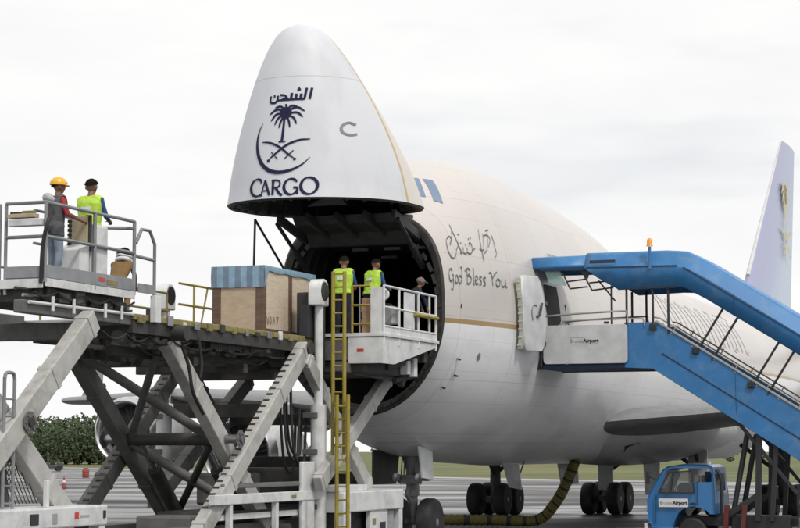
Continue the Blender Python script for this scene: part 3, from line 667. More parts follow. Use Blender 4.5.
# nose gear
s = MB(); s.tube((7.9, 0, .6), (7.9, 0, 1.5), .11, 14); s.tube((7.85, 0, 1.3), (7.75, 0, 2.9), .17, 16); s.tube((7.9, -.62, .62), (7.9, .62, .62), .08, 12)
s.tube((7.8, 0, 1.7), (9.3, 0, 2.6), .07, 8); s.tube((7.8, -.35, 2.6), (7.82, 0, 1.6), .05, 8); s.tube((7.8, .35, 2.6), (7.82, 0, 1.6), .05, 8)
s.tube((7.7, 0, 1.1), (7.35, 0, 1.35), .05, 8); s.tube((7.35, 0, 1.35), (7.65, 0, 1.75), .05, 8); s.box((7.5, -.3, 1.62), (7.72, .3, 1.85)); s.tube((7.6, -.55, 1.75), (7.6, .55, 1.75), .06, 10)
for k in range(8): s.tube((7.62, -.3 + .08 * k, 1.6), (7.7, -.25 + .07 * k, 2.4), .018, 5)
ng = build('nose_gear', s, ['gear_grey'], plane)
for dy in (-.45, .45): wheel(ng, 7.9, dy, .62, .42)
for dy in (-.32, .32): l = MB(); l.lathe([(-.02, .02), (0, .11), (.14, .1), (.2, .04)], (7.42, dy, 1.78), 'x', 16); build('taxi_lamp', l, 'steel', ng)
plate('gear_door', [(6.5, -.72, 1.78), (7.3, -.72, 1.72), (7.4, -.66, 2.5), (6.4, -.66, 2.6)], .05, 'fairing_white', plane)
plate('gear_door', [(6.9, .8, 1.6), (8.6, .8, 1.6), (8.7, .75, 2.42), (6.8, .75, 2.52)], .05, 'gear_dark', plane)
plate('service_hatch', [(13.8, -.75, 1.45), (13.8, -1.15, 1.38), (13.2, -1.25, 2.12), (13.2, -.75, 2.15)], .05, 'fairing_white', plane)
b = MB(); b.tube((13.9, -.9, 1.4), (15.1, -.8, 2.15), .025, 6); build('hatch_stay', b, 'gear_dark', plane)

# forward side door, swung out ahead of its opening
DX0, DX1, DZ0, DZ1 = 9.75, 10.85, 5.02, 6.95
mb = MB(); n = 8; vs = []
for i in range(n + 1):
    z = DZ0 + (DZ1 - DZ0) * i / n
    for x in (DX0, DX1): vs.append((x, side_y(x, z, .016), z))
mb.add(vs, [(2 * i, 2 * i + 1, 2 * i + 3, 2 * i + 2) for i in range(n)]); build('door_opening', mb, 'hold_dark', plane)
def door_line(z, out): return [(7.55, side_y(7.55, z, .12 + out), z), (8.05, side_y(8.05, z, .20 + out), z), (8.58, side_y(8.58, z, .28 + out), z)]
mb = MB(); rr = []
for i in range(17):
    z = DZ0 + .03 + (DZ1 - DZ0 + .05) * i / 16; e = min(i, 16 - i); rc = (0.26, .13, .06, .02)[e] if e < 4 else 0
    o_ = door_line(z, .11); q_ = door_line(z, 0); o_[0] = (o_[0][0] + rc, o_[0][1], z); q_[0] = (q_[0][0] + rc, q_[0][1], z); o_[2] = (o_[2][0] - rc, o_[2][1], z); q_[2] = (q_[2][0] - rc, q_[2][1], z)
    rr.append(o_ + q_[::-1])
mb.loft(rr, cap0=True, cap1=True); d = build('side_door', mb, 'panel_white', plane, bevel=.025, angle=40, label='open white cabin door swung forward along the fuselage')
for i in range(9):
    z = DZ0 + .14 + i * .205; y = side_y(7.55, z, .17); mb = MB(); mb.box((7.525, y - .02, z), (7.62, y + .10, z + .06)); build('latch_tooth', mb, 'door_edge', d, bevel=.015, smooth=False)
mb = MB(); rr = []
for i in range(13):
    z = DZ0 + .08 + (DZ1 - DZ0 - .1) * i / 12; y = side_y(7.55, z, .12); rr.append([(7.54, y + .03, z), (7.54, y - .09, z), (7.66, y - .09, z), (7.66, y + .03, z)])
mb.loft(rr, cap0=True, cap1=True); build('door_edge_strip', mb, 'door_edge', d, angle=30)
def dp(x, z, o=.0): x -= .2; return (x, side_y(x, z, .32 + o) - (x - 8.05) * .155, z)
mb = MB(); mb.path([dp(8.3, 5.95), dp(8.36, 6.0, .06), dp(8.5, 6.32, .06)], .032, 8); build('handle', mb, 'gear_dark', d)
mb = MB(); mb.path(smooth_pts([dp(8.12, 5.85), dp(8.1, 6.1), dp(8.2, 6.25), dp(8.35, 6.25)], 5), .018, 6); build('handle_recess', mb, 'grey_ink', d)
for z in (5.3, 6.4): mb = MB(); mb.beam((9.75, side_y(9.75, z, .0), z), (8.5, side_y(8.5, z, .27), z), .1, .1); build('hinge_arm', mb, 'black_metal', d, smooth=False)

# ---------------------------------------------------------------- main-deck cargo loader
loader = thing('cargo_loader', 'big scissor-lift cargo loader with roller deck and railed bridge before the open nose', 'loader', ac_world(XO - 9), math.pi / 2 - ALPHA)
def T(t, p, z): return (9 - t, -p, z)      # t metres ahead of the mouth, p metres to port
def lbox(mb, t0, t1, p0, p1, z0, z1): return mb.box(T(t0, p0, z0), T(t1, p1, z1))
def lpart(name, m, bevel=0.0, par=None, smooth=True, fn=None, **k):
    mb = MB(); fn(mb); return build(name, mb, m, par or loader, bevel=bevel, smooth=smooth, **k)
def one(name, m, t0, t1, p0, p1, z0, z1, bevel=.012, par=None, **k): return lpart(name, m, bevel, par, False, lambda mb: lbox(mb, t0, t1, p0, p1, z0, z1), **k)
def pipe(name, m, pts, r, n=10, par=None, closed=False): return lpart(name, m, 0, par, True, lambda mb: mb.path([T(*p) for p in pts], r, n, closed=closed))
def bar(name, m, a, b, w, h, bevel=.012, par=None, up=(0, 0, 1)): return lpart(name, m, bevel, par, False, lambda mb: mb.beam(T(*a), T(*b), w, h, up))

# chassis
PS, SS = .78, -1.75                         # port and starboard scissor planes
for p in (PS - .25, SS + .25): one('chassis_beam', 'loader_grey', 0.9, 19.5, p - .14, p + .14, .62, 1.0)
for t in (2.2, 6.0, 10.5, 14.0, 18.5): one('chassis_cross_member', 'loader_grey', t - .12, t + .12, SS + .1, PS - .1, .66, .94)
for t in (3.2, 12.6, 17.6):
    for p in (1.15, -2.1):
        mb = MB(); mb.lathe([(-.17, .25), (-.17, .46), (-.1, .52), (.1, .52), (.17, .46), (.17, .25), (.1, .22), (-.1, .22)], T(t, p, .52), 'y', 26); w = build('wheel', mb, 'rubber', loader, angle=30)
        mb = MB(); mb.lathe([(-.13, .02), (-.13, .25), (.13, .25), (.13, .02)], T(t, p, .52), 'y', 18); build('rim', mb, 'white_paint', w, angle=30)
for t in (3.2, 12.6, 17.6): pipe('axle', 'loader_dark', [(t, 1.1, .52), (t, -2.05, .52)], .07)
# machine housings
eb = one('rear_housing', 'white_paint', 14.55, 18.6, .35, 1.22, 1.2, 1.55, .03, label='white rear machine housing with small red badge')
for t in (14.7, 15.75, 17.0): one('housing_leg', 'white_paint', t - .1, t + .1, 1.02, 1.2, .5, 1.2, par=eb)
one('recessed_panel', 'grey_plate', 15.85, 16.9, .9, 1.0, .55, 1.2, par=eb); one('recessed_panel', 'loader_dark', 14.8, 15.65, .9, 1.0, .55, 1.2, par=eb)
one('badge', 'red_mark', 15.55, 15.68, 1.221, 1.226, 1.34, 1.45, 0, par=eb); one('caption_plate', 'grey_plate', 15.2, 15.5, 1.221, 1.225, 1.36, 1.40, 0, par=eb)
one('grille', 'black_metal', 16.85, 17.1, 1.221, 1.24, 1.28, 1.46, .005, par=eb); one('switch_box', 'black_metal', 14.66, 14.72, 1.221, 1.25, 1.33, 1.46, .005, par=eb); one('hatch', 'grey_plate', 16.25, 16.4, 1.221, 1.23, 1.28, 1.45, .005, par=eb)
one('marker_post', 'white_paint', 16.35, 16.43, 1.05, 1.13, 1.55, 2.0, .01, par=eb)
fb = one('front_housing', 'white_paint', 1.05, 4.75, .75, 1.6, 1.12, 1.58, .03, label='white front machine housing below the bridge')
one('housing_step', 'white_paint', 3.1, 4.85, .8, 1.5, 1.58, 1.72, .02, par=fb)
one('housing_leg', 'white_paint', 1.07, 1.3, 1.35, 1.58, .4, 1.12, par=fb); one('housing_panel', 'white_paint', 2.0, 3.1, 1.45, 1.56, .4, 1.12, par=fb); one('housing_leg', 'white_paint', 4.3, 4.7, 1.35, 1.58, .4, 1.12, par=fb)
one('control_slot', 'grey_plate', 1.45, 1.85, 1.4, 1.5, .45, 1.1, par=fb); one('warning_label', 'guide_yellow', 2.75, 2.95, 1.561, 1.566, .8, .95, 0, par=fb); one('vent', 'black_metal', 2.15, 2.5, 1.561, 1.57, .5, .85, 0, par=fb); one('core_block', 'loader_dark', 1.2, 4.6, .8, 1.3, .4, 1.12, par=fb)
for k in range(4): one('caption_plate', 'grey_plate', 1.5, 1.8, 1.501, 1.506, .55 + k * .13, .62 + k * .13, 0, par=fb)
# long rail and its bits between the housings
one('side_rail', 'white_paint', 4.9, 10.2, 1.0, 1.14, 1.42, 1.62); one('side_rail', 'white_paint', 5.0, 10.0, .9, .98, 1.1, 1.22)
for t in (5.7, 7.2, 9.4): one('rail_post', 'white_paint', t - .06, t + .06, 1.0, 1.12, .5, 1.42)
one('shoulder_plate', 'white_paint', 5.25, 5.9, 1.02, 1.12, .4, 2.25, .03); one('tag_plate', 'guide_yellow', 6.3, 6.55, 1.141, 1.146, 1.48, 1.55, 0)
pipe('rail_tube', 'steel', [(5, 1.0, 1.78), (9.6, 1.0, 1.78)], .05)
for k in range(5): pipe('machinery_tube', 'loader_dark', [(5.2, .2 + .15 * k, 1.0 + .05 * k), (9.8, .25 + .13 * k, .95 + .06 * k)], .06 + .01 * (k % 3))
one('tank', 'loader_dark', 6.2, 8.8, -.9, .5, .5, 1.25, .08); one('valve_block', 'loader_grey', 9.2, 10.2, -.6, .6, .6, 1.2, .04)

# scissor lifts
def leg(name, m, a, b, p, w=.26, h=.36):
    o = bar(name, m, (a[0], p, a[1]), (b[0], p, b[1]), w, h, .02)
    A, B = Vector((a[0], p, a[1])), Vector((b[0], p, b[1])); n = (B - A).normalized()
    for f in (.035, .27, .73, .965):       # welded stiffener bands
        c = A.lerp(B, f); bar('stiffener_band', m, tuple(c - n * .05), tuple(c + n * .05), w + .03, h + .03, .008, par=o)
    return o
for p, s in ((PS, 1), (SS, -1)):
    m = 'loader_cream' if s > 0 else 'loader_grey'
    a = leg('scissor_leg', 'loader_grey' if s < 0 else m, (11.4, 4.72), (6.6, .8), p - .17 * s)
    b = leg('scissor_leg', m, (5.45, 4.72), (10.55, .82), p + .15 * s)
    mb = MB()                             # tread plates up the back of the leg
    A, B = Vector(T(5.45, p + .15 * s, 4.72)), Vector(T(10.55, p + .15 * s, .82)); d = (B - A).normalized(); u = Vector((0, 1, 0)).cross(d).normalized(); u = u if u.z > 0 else -u
    for k in range(26):
        q = A + d * (.5 + k * .21) + u * .185; mb.beam(q - Vector((0, .02 * s, 0)), q + Vector((0, .11 * s, 0)), .045, .03, up=u)
    o = build('tread_strips', mb, 'loader_dark', b, smooth=False); o['kind'] = 'stuff'
    mb = MB(); mb.lathe([(-.3, .01), (-.3, .09), (.3, .09), (.3, .01)], T(8.92, p, 2.72), 'y', 18); mb.lathe([(-.34, .06), (.34, .06)], T(8.92, p, 2.72), 'y', 12); build('pivot_pin', mb, 'steel', a)
    for (q, z) in ((11.4, 4.72), (5.45, 4.72), (6.6, .8), (10.55, .82)):
        mb = MB(); mb.lathe([(-.34, .01), (-.34, .15), (.34, .15), (.34, .01)], T(q, p, z), 'y', 16); build('end_bearing', mb, 'loader_dark', a)
    # rear lift
    a = leg('scissor_leg', m, (14.7, 4.78), (19.7, .85), p + .13 * s, .26, .4); b = leg('scissor_leg', m, (19.3, 4.75), (14.35, .85), p - .16 * s, .26, .4)
    mb = MB(); mb.lathe([(-.34, .01), (-.34, .08), (.34, .08), (.34, .01)], T(16.9, p, 2.95), 'y', 18); build('pivot_pin', mb, 'loader_dark', a)
    # bridge lift
    if s > 0:
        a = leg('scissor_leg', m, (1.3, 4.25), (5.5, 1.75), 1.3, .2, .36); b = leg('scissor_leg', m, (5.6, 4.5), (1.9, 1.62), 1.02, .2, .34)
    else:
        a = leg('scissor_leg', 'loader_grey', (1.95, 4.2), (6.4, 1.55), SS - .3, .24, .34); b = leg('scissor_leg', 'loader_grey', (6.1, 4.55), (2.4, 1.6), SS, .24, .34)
for p, s in ((PS, 1), (SS, -1)):
    for t, z in ((8.92, 2.72), (16.9, 2.95)):
        mb = MB(); mb.prism([(-.2, -.06), (-.06, -.18), (.06, -.18), (.2, -.06), (.2, .06), (.06, .18), (-.06, .18), (-.2, .06)], lambda a, b: T(t + a, p + .285 * s, z + b), lambda a, b: T(t + a, p + .30 * s, z + b)); g = build('pivot_plate', mb, 'loader_grey', loader, smooth=False)
        for k in range(6): q = R(60 * k); mb = MB(); mb.lathe([(-.012, .018), (.012, .018)], T(t + .15 * math.cos(q), p + .31 * s, z + .12 * math.sin(q)), 'y', 8); build('bolt', mb, 'steel', g)
pipe('cross_tube', 'loader_dark', [(8.92, PS - .3, 2.72), (8.92, SS + .3, 2.72)], .13, 14)
pipe('cross_tube', 'loader_dark', [(16.9, PS - .3, 2.95), (16.9, SS + .3, 2.95)], .13, 14)
for t, z, h in ((11.4, 4.55, .26), (5.5, 4.45, .26), (14.75, 4.58, .30), (19.2, 4.6, .3)): bar('cross_beam', 'loader_grey', (t, PS - .3, z), (t, SS + .3, z), .22, h)
pipe('brace_tube', 'loader_grey', [(11.2, SS + .2, 4.5), (8.95, PS - .35, 2.75)], .10, 12); pipe('brace_tube', 'loader_grey', [(11.2, PS - .4, 4.45), (8.95, SS + .35, 2.75)], .08, 12)
pipe('brace_tube', 'loader_grey', [(8.9, SS + .3, 2.65), (6.9, PS - .35, 1.1)], .10, 12); pipe('brace_tube', 'loader_dark', [(8.9, PS - .4, 2.6), (6.9, SS + .35, 1.1)], .08, 12)

for p in (.25, -1.2):
    pipe('lift_cylinder', 'cyl_purple', [(16.35, p, 1.0), (16.65, p, 2.5)], .16, 16); pipe('cylinder_rod', 'chrome_rod', [(16.65, p, 2.45), (16.85, p, 2.95)], .08, 12)
    pipe('lift_cylinder', 'loader_dark', [(7.2, p, 1.1), (8.3, p, 2.1)], .15, 16); pipe('cylinder_rod', 'chrome_rod', [(8.25, p, 2.05), (8.9, p, 2.68)], .08, 12)
for t, z, h in ((6.0, 4.12, .2), (5.85, 3.35, .3), (7.6, 4.2, .2), (9.9, 4.25, .18), (3.0, 3.2, .25), (2.6, 2.2, .3)): bar('cross_beam', 'loader_dark', (t, .55, z), (t, -2.0, z), .2, h)
for p in (.1, -.9): bar('under_frame', 'loader_dark', (4.7, p, 4.3), (12.6, p, 4.36), .12, .2)
one('drive_unit', 'loader_dark', 3.3, 4.6, -1.6, .5, 1.3, 2.1, .06); one('pump_unit', 'loader_grey', 5.2, 6.2, -1.3, -.2, 1.3, 2.0, .06); one('front_bulkhead', 'loader_dark', 2.0, 2.1, -1.9, 1.0, 1.0, 2.0, .02)
# mesh guard beside the rear lift: crossed wires
mb = MB()
for k in range(12):
    mb.beam(T(15.8 + k * .11, .55, 1.6), T(16.9 + k * .11, .55, 3.1), .012, .012); mb.beam(T(16.9 + k * .11, .55, 1.6), T(15.8 + k * .11, .55, 3.1), .012, .012)
build('wire_guard', mb, 'loader_dark', loader, smooth=False)['kind'] = 'stuff'

# main roller deck
DZ = 4.94
DP, DS = .82, -2.42
for p in (DP - .08, DS + .08): one('deck_side_beam', 'loader_dark', 4.55, 13.0, p - .08, p + .08, 4.64, 4.87, .01)
for t in [4.7 + k * 1.03 for k in range(9)]: one('deck_cross_beam', 'loader_dark', t - .07, t + .07, DS + .16, DP - .16, 4.6, 4.8, .01)
for p in (.3, -.5, -1.3): one('deck_stringer', 'loader_dark', 4.6, 12.9, p - .06, p + .06, 4.5, 4.62, .01)
rl = MB(); rl.tube((0, DS + .17 - 0, 0), (0, DP - .17, 0), .055, 10)
rl.v = [(x, -y, z) for x, y, z in rl.v]
r0 = build('roller', rl, 'steel', loader); r0.location = T(4.75, 0, 4.88)
for k in range(1, 25):
    c = r0.copy(); C.objects.link(c); c.location = T(4.75 + k * .335, 0, 4.88)
for p, nm in ((DP - .03, 1), (DS + .03, 0)): one('edge_guide', 'guide_yellow', 4.55, 13.0, p - .06, p + .06, 4.88, 5.0, .02)
rnd = random.Random(11)
for k in range(15):                        # edge stops and fittings along the near side
    t = 4.8 + k * .56; one('guide_stop', rnd.choice(['steel', 'loader_dark', 'white_paint', 'guide_yellow']), t, t + rnd.uniform(.1, .24), DP + .01, DP + .07, 4.82 + rnd.uniform(0, .04), 4.94 + rnd.uniform(0, .1), .01)
for k in range(10):                        # motors and gearboxes hung below the side beam
    t = 4.9 + k * .83 + rnd.uniform(0, .2); q = rnd.uniform(.18, .4)
    if k % 2: lpart('drive_motor', rnd.choice(['loader_grey', 'loader_dark']), 0, None, True, lambda mb: (mb.tube(T(t, .5, 4.58), T(t + q + .15, .5, 4.58), .13, 14), mb.tube(T(t + .1, .5, 4.58), T(t + .2, .5, 4.58), .17, 14)))
    else: one('gearbox', rnd.choice(['loader_grey', 'loader_dark', 'loader_dark']), t, t + q, .3, .72, 4.48 + rnd.uniform(0, .1), 4.73, .03)
lpart('cable_chain', 'rubber', .004, None, False, lambda mb: [lbox(mb, 8.2 + k * .09, 8.27 + k * .09, .55, .73, 4.5 + .03 * math.sin(k), 4.68) for k in range(16)])['kind'] = 'stuff'
for k, (t0, t1, p, z, sg) in enumerate(((5, 12.5, .62, 4.66, .06), (5.5, 13, .7, 4.56, .10), (6, 12, .35, 4.45, .14), (10.5, 14, .75, 4.62, .12))):
    pts = [(t0 + (t1 - t0) * i / 24, p, z - sg * abs(math.sin(i * math.pi / 6))) for i in range(25)]
    pipe('hydraulic_hose', 'rubber', pts, .022, 6)
for (t, p, z0) in ((5.1, .6, 2.55), (5.2, .75, 2.35), (5.32, .55, 2.2), (5.45, .7, 2.45)):  # slack loops behind the mast
    pipe('hydraulic_hose', 'rubber', smooth_pts([(t + .55, p, 4.3), (t + .5, p, 3.2), (t + .35, p + .03, z0), (t - .05, p + .05, z0 - .15), (t - .25, p, z0 + .35), (t - .3, p, 3.4)], 6), .032, 8)
pipe('hydraulic_hose', 'rubber', smooth_pts([(11.3, .95, 4.5), (11.1, 1.0, 4.1), (10.9, 1.0, 3.6), (10.4, .97, 3.2)], 6), .035, 8); pipe('hydraulic_hose', 'rubber', smooth_pts([(10.5, .9, 4.7), (10.45, .95, 4.2), (10.5, .95, 3.9)], 6), .03, 8)
# far handrail of the deck
for z in (5.62, 6.02): pipe('deck_handrail', 'guide_yellow', [(5.5, DS, z), (12.6, DS, z)], .025, 8)
for t in (5.5, 7.3, 9.1, 10.9, 12.6): pipe('deck_rail_post', 'guide_yellow', [(t, DS, 5.0), (t, DS, 6.02)], .025, 8)
pipe('deck_rail_brace', 'guide_yellow', [(8.8, DS, 5.1), (8.2, DS, 6.0)], .02, 8)
for z in (6.3, 5.82): pipe('far_guard_rail', 'yellow_paint', [(4.85, -2.45, z), (2.2, -2.45, z)], .028, 8)
for t in (4.1, 2.2): pipe('far_guard_post', 'yellow_paint', [(t, -2.45, 5.02), (t, -2.45, 6.3)], .028, 8)
pipe('far_guard_brace', 'yellow_paint', [(3.85, -2.45, 5.1), (3.4, -2.45, 6.3)], .022, 8)
# masts
def mast(p, t):
    m = pipe('mast', 'white_paint', [(t, p, 3.45), (t, p, 5.75)], .10, 18); pipe('mast_sleeve', 'white_paint', [(t, p, .4), (t, p, 3.5)], .175, 20, par=m)
    mb = MB(); prof = [(math.cos(R(a)) * .24, .36 + math.sin(R(a)) * .24) for a in range(0, 181, 15)] + [(-.24, 0), (.24, 0)]
    mb.prism(prof, lambda a, b: T(t + a, p - .17, 5.68 + b), lambda a, b: T(t + a, p + .14, 5.68 + b)); h = build('mast_head', mb, 'white_paint', m, bevel=.03)
    mb = MB(); mb.lathe([(-.155, .01), (-.155, .2), (-.13, .225), (-.10, .225)], T(t, p, 6.0), 'y', 24); build('black_disc', mb, 'black_metal', h)
    one('mast_bracket', 'black_metal', t + .02, t + .3, p - .35, p - .12, 4.95, 5.7, .02, par=m)
    for z in (1.2, 2.4, 3.2): one('mast_clamp', 'loader_grey', t - .2, t + .2, p - .3, p + .05, z, z + .12, .01, par=m)
mast(1.05, 4.9); mast(-2.72, 5.0)
one('mast_housing', 'loader_dark', 4.4, 4.9, .5, 1.0, 4.3, 6.0, .03)
# yellow ladder in two lengths
def ladder(t, p0, p1, z0, z1, hoops=False):
    la = pipe('ladder_rail', 'yellow_paint', [(t, p0, z0), (t, p0, z1)], .045, 8); pipe('ladder_rail', 'yellow_paint', [(t, p1, z0), (t, p1, z1)], .045, 8)
    k = 0
    while z0 + .2 + k * .29 < z1 - .05: pipe('ladder_rung', 'yellow_paint', [(t, p0, z0 + .2 + k * .29), (t, p1, z0 + .2 + k * .29)], .02, 8); k += 1
ladder(5.04, 1.45, 1.72, 2.4, 6.42); ladder(5.16, 1.60, 1.86, .35, 3.7)
# bridge
bz = 5.1
one('bridge_floor', 'white_paint', .7, 4.32, -2.3, 2.38, 5.02, bz, .01)
mb = MB(); mb.prism([(4.3, 5.01), (4.3, 4.42), (3.6, 4.42), (.95, 4.9), (.75, 5.01)], lambda a, b: T(a, 2.30, b), lambda a, b: T(a, 2.34, b)); build('bridge_side_plate', mb, 'white_paint', loader, smooth=False)
one('bridge_front_plate', 'white_paint', 4.25, 4.3, 1.5, 2.3, 4.42, 5.01, .01); one('caption_mark', 'red_mark', 4.301, 4.306, 1.72, 1.88, 4.68, 4.75, 0)
one('bridge_front_plate', 'loader_grey', 4.22, 4.28, -2.2, 1.5, 4.5, 5.0, .01)
for t in (1.3, 2.4, 3.6): one('bridge_cross_beam', 'loader_dark', t - .1, t + .1, -2.2, 2.25, 4.55, 5.01, .01)
one('bridge_machinery', 'loader_dark', 1.4, 4.2, -1.8, 1.9, 4.2, 4.52, .05)
bar('bridge_lower_arm', 'loader_grey', (4.6, 1.4, 4.35), (1.6, 1.7, 4.2), .2, .22); bar('bridge_lower_arm', 'loader_dark', (3.0, 1.9, 4.4), (.9, 2.1, 4.75), .14, .16)
lpart('roller_bracket', 'white_paint', .02, None, False, lambda mb: (lbox(mb, 1.55, 1.75, 2.0, 2.14, 4.2, 4.65), lbox(mb, 1.9, 2.1, 1.9, 2.1, 4.25, 4.6)))
lpart('bridge_jack', 'loader_dark', 0, None, True, lambda mb: (mb.tube(T(1.8, 1.8, 4.0), T(1.4, 1.95, 4.7), .09, 12), mb.tube(T(2.2, 1.8, 4.1), T(1.2, 1.9, 4.25), .07, 12)))
def rail(name, m, pts, r=.028): return pipe(name, m, pts, r, 8)
rp = 2.34
for t in (4.25, 3.3, 2.05, 1.3, .85): rail('bridge_rail_post', 'white_paint', [(t, rp, 4.85), (t, rp, 6.15)], .03)
for z in (6.15, 5.68, 5.25): rail('bridge_rail', 'white_paint', [(4.25, rp, z), (.85, rp, z)])
one('bridge_toe_board', 'white_paint', .85, 4.25, rp - .012, rp + .012, bz, bz + .16, .004)
one('corner_panel', 'white_paint', 4.22, 4.26, 2.02, 2.34, bz, 6.12, .01); one('side_panel', 'white_paint', 2.3, 2.98, rp - .015, rp + .01, bz + .18, 6.1, .01)
for z in (6.15, 5.72, 5.3): rail('gate_rail', 'yellow_paint', [(4.3, 1.6, z), (4.3, 2.02, z)], .026)
rail('gate_rail_post', 'yellow_paint', [(4.3, 1.6, 5.1), (4.3, 1.6, 6.15)], .03); rail('gate_rail_post', 'rail_grey', [(4.3, 1.78, 5.1), (4.3, 1.78, 6.15)], .02)
rail('swing_bar', 'yellow_paint', [(2.4, rp + .06, 5.62), (.9, rp + .06, 5.62)], .045); rail('rail_end', 'yellow_paint', [(.8, rp, 5.1), (.8, rp, 6.15)], .025)
bc = one('bridge_control_box', 'grey_plate', 3.05, 3.5, 1.95, 2.25, 5.35, 5.75, .02)
lpart('control_wheel', 'white_paint', 0, bc, True, lambda mb: mb.lathe([(-.03, .12), (0, .14), (.03, .12)], T(3.9, 2.2, 5.98), 'x', 18))
for q in range(4): one('control_knob', 'black_metal', 3.1 + q * .1, 3.15 + q * .1, 2.02, 2.1, 5.75, 5.82, .004, par=bc)

# operator platform
oz = 5.42; t0, t1, p0, p1 = 13.1, 16.2, .1, .88
one('operator_floor', 'toe_grey', t0, t1, p0, p1, oz - .06, oz, .005)
one('toe_board', 'toe_grey', t0, t1, p1, p1 + .02, oz - .02, oz + .2, .004); one('toe_board', 'toe_grey', t1, t1 + .02, p0, p1 + .02, oz - .02, oz + .18, .004); one('toe_board', 'toe_grey', t0, t1, p0 - .02, p0, oz - .02, oz + .14, .004)
one('skirt_panel', 'white_paint', t0, 14.68, p1 + .002, p1 + .03, oz - .17, oz - .03, .006); one('skirt_panel', 'white_paint', 14.72, t1 + .02, p1 + .002, p1 + .03, oz - .17, oz - .03, .006); one('skirt_panel', 'white_paint', t1 + .021, t1 + .04, p0 - .6, p1 - .02, oz - .2, oz - .04, .006)
one('caption_label', 'guide_yellow', 13.75, 14.15, p1 + .021, p1 + .025, oz + .02, oz + .1, 0); one('caption_label', 'red_mark', 14.2, 14.42, p1 + .021, p1 + .025, oz + .06, oz + .13, 0)
one('platform_frame', 'loader_dark', t0 + .1, t1 - .1, -.9, p1 - .15, 5.0, oz - .07, .02); one('platform_frame', 'loader_grey', t0 - .4, t1 + .5, p1 - .3, p1 - .1, 4.78, 5.0, .02); one('platform_frame', 'loader_grey', t0 - .3, t1 + .5, -1.9, -1.6, 4.78, 5.02, .02)
for k, (z, p, mm) in enumerate(((5.1, .7, 'steel'), (4.98, .82, 'white_paint'), (4.92, .6, 'loader_dark'), (5.22, .55, 'loader_dark'))): pipe('platform_pipe', mm, [(13.0, p, z), (16.6, p, z - .02)], .03, 8)
for t in (13.5, 14.1, 15.2, 15.9): pipe('pipe_clip', 'white_paint', [(t, .86, 4.85), (t, .86, 5.1)], .03, 8)
for k in range(6): one('valve_unit', rnd.choice(['loader_dark', 'loader_grey', 'loader_dark']), 13.2 + k * .5, 13.45 + k * .5 + rnd.uniform(0, .15), rnd.uniform(.2, .5), .8, 5.02, 5.02 + rnd.uniform(.12, .28), .02)
for k in range(3): pipe('hydraulic_hose', 'rubber', [(13.0 + i * .16, .84 - .05 * k, 5.2 - .05 * k - .12 * abs(math.sin(i * .55 + k))) for i in range(22)], .02, 6)
rt = 6.68
for t in (t1, 14.55, t0): rail('operator_rail_post', 'rail_grey', [(t, p1, oz - .1), (t, p1, rt)], .035)
for p in (p0, -.02): rail('operator_rail_post', 'rail_grey', [(t1, p, oz - .3), (t1, p, rt)], .03)
for z in (rt, 6.1): rail('operator_rail', 'rail_grey', [(t0, p1, z), (t1, p1, z), (t1, p0, z)], .032); rail('operator_rail', 'rail_grey', [(t0, p0, z), (t1 - .9, p0, z)], .026)
rail('operator_rail_post', 'rail_grey', [(t0, p0, oz), (t0, p0, rt)], .026)
rail('cable_sleeve', 'rubber', smooth_pts([(t1 + .05, p1 - .05, 5.3), (t1 + .06, p1 - .02, 5.9), (t1 + .04, p1 + .05, 6.3), (t1 - .15, p1 + .05, 6.55)], 6), .035)
one('document_tray', 'tan_panel', t1 - .05, t1 + .10, .18, .72, 6.42, 6.49, .01); one('tray_clutter', 'loader_dark', t1 - .02, t1 + .08, .22, .4, 6.49, 6.53, .01); one('tray_clutter', 'guide_yellow', t1 - .02, t1 + .08, .45, .68, 6.49, 6.54, .01); one('tray_shelf', 'white_paint', t1 - .05, t1 + .1, .2, .84, 6.28, 6.40, .01)
for pts in ([(13.7, .4, 6.2), (13.42, .45, 6.55), (13.1, .86, 6.56)], [(13.08, .9, 6.28), (12.9, .92, 6.56), (12.62, .94, 6.56), (12.44, .95, 6.32), (12.44, .95, 5.3)], [(13.08, .9, 6.05), (12.44, .95, 6.02)]): rail('hoop_rail', 'rail_grey', pts, .033)
one('rear_toe_board', 'toe_grey', 12.42, 13.05, .93, .96, 5.38, 5.55, .004); one('junction_box', 'white_paint', 12.28, 12.5, .9, 1.02, 4.86, 5.36, .01)
con = one('control_console', 'white_paint', 13.98, 14.56, .42, .84, oz, 6.50, .05, label='white operator console with tan switch board')
mb = MB(); mb.prism([(14.62, 5.5), (14.95, 5.62), (14.95, 6.0), (14.62, 6.15)], lambda a, b: T(a, .36, b), lambda a, b: T(a, .82, b)); build('console_shelf', mb, 'white_paint', con, bevel=.02, smooth=False)
one('switch_board', 'tan_panel', 14.64, 14.68, .42, .80, 6.05, 6.62, .01, par=con); one('board_frame', 'loader_dark', 14.58, 14.635, .72, .84, 6.0, 6.64, .01, par=con)
for k in range(6): one('switch', 'black_metal', 14.69, 14.75, .44, .50, 6.1 + k * .08, 6.155 + k * .08, .005, par=con)
one('operator_step', 'loader_dark', 13.3, 13.95, .12, .35, oz, oz + .09, .01)
# grey access ladder at the outer end
for t in (17.25, 17.55): pipe('end_ladder_rail', 'rail_grey', [(t, .98, .6), (t, .98, 3.65)], .03, 8)
for k in range(10): pipe('end_ladder_rung', 'rail_grey', [(17.25, .98, .8 + k * .28), (17.55, .98, .8 + k * .28)], .016, 6)
pipe('end_ladder_top', 'rail_grey', smooth_pts([(17.25, .98, 3.65), (17.3, .98, 3.74), (17.5, .98, 3.74), (17.55, .98, 3.65)], 5), .03, 8)

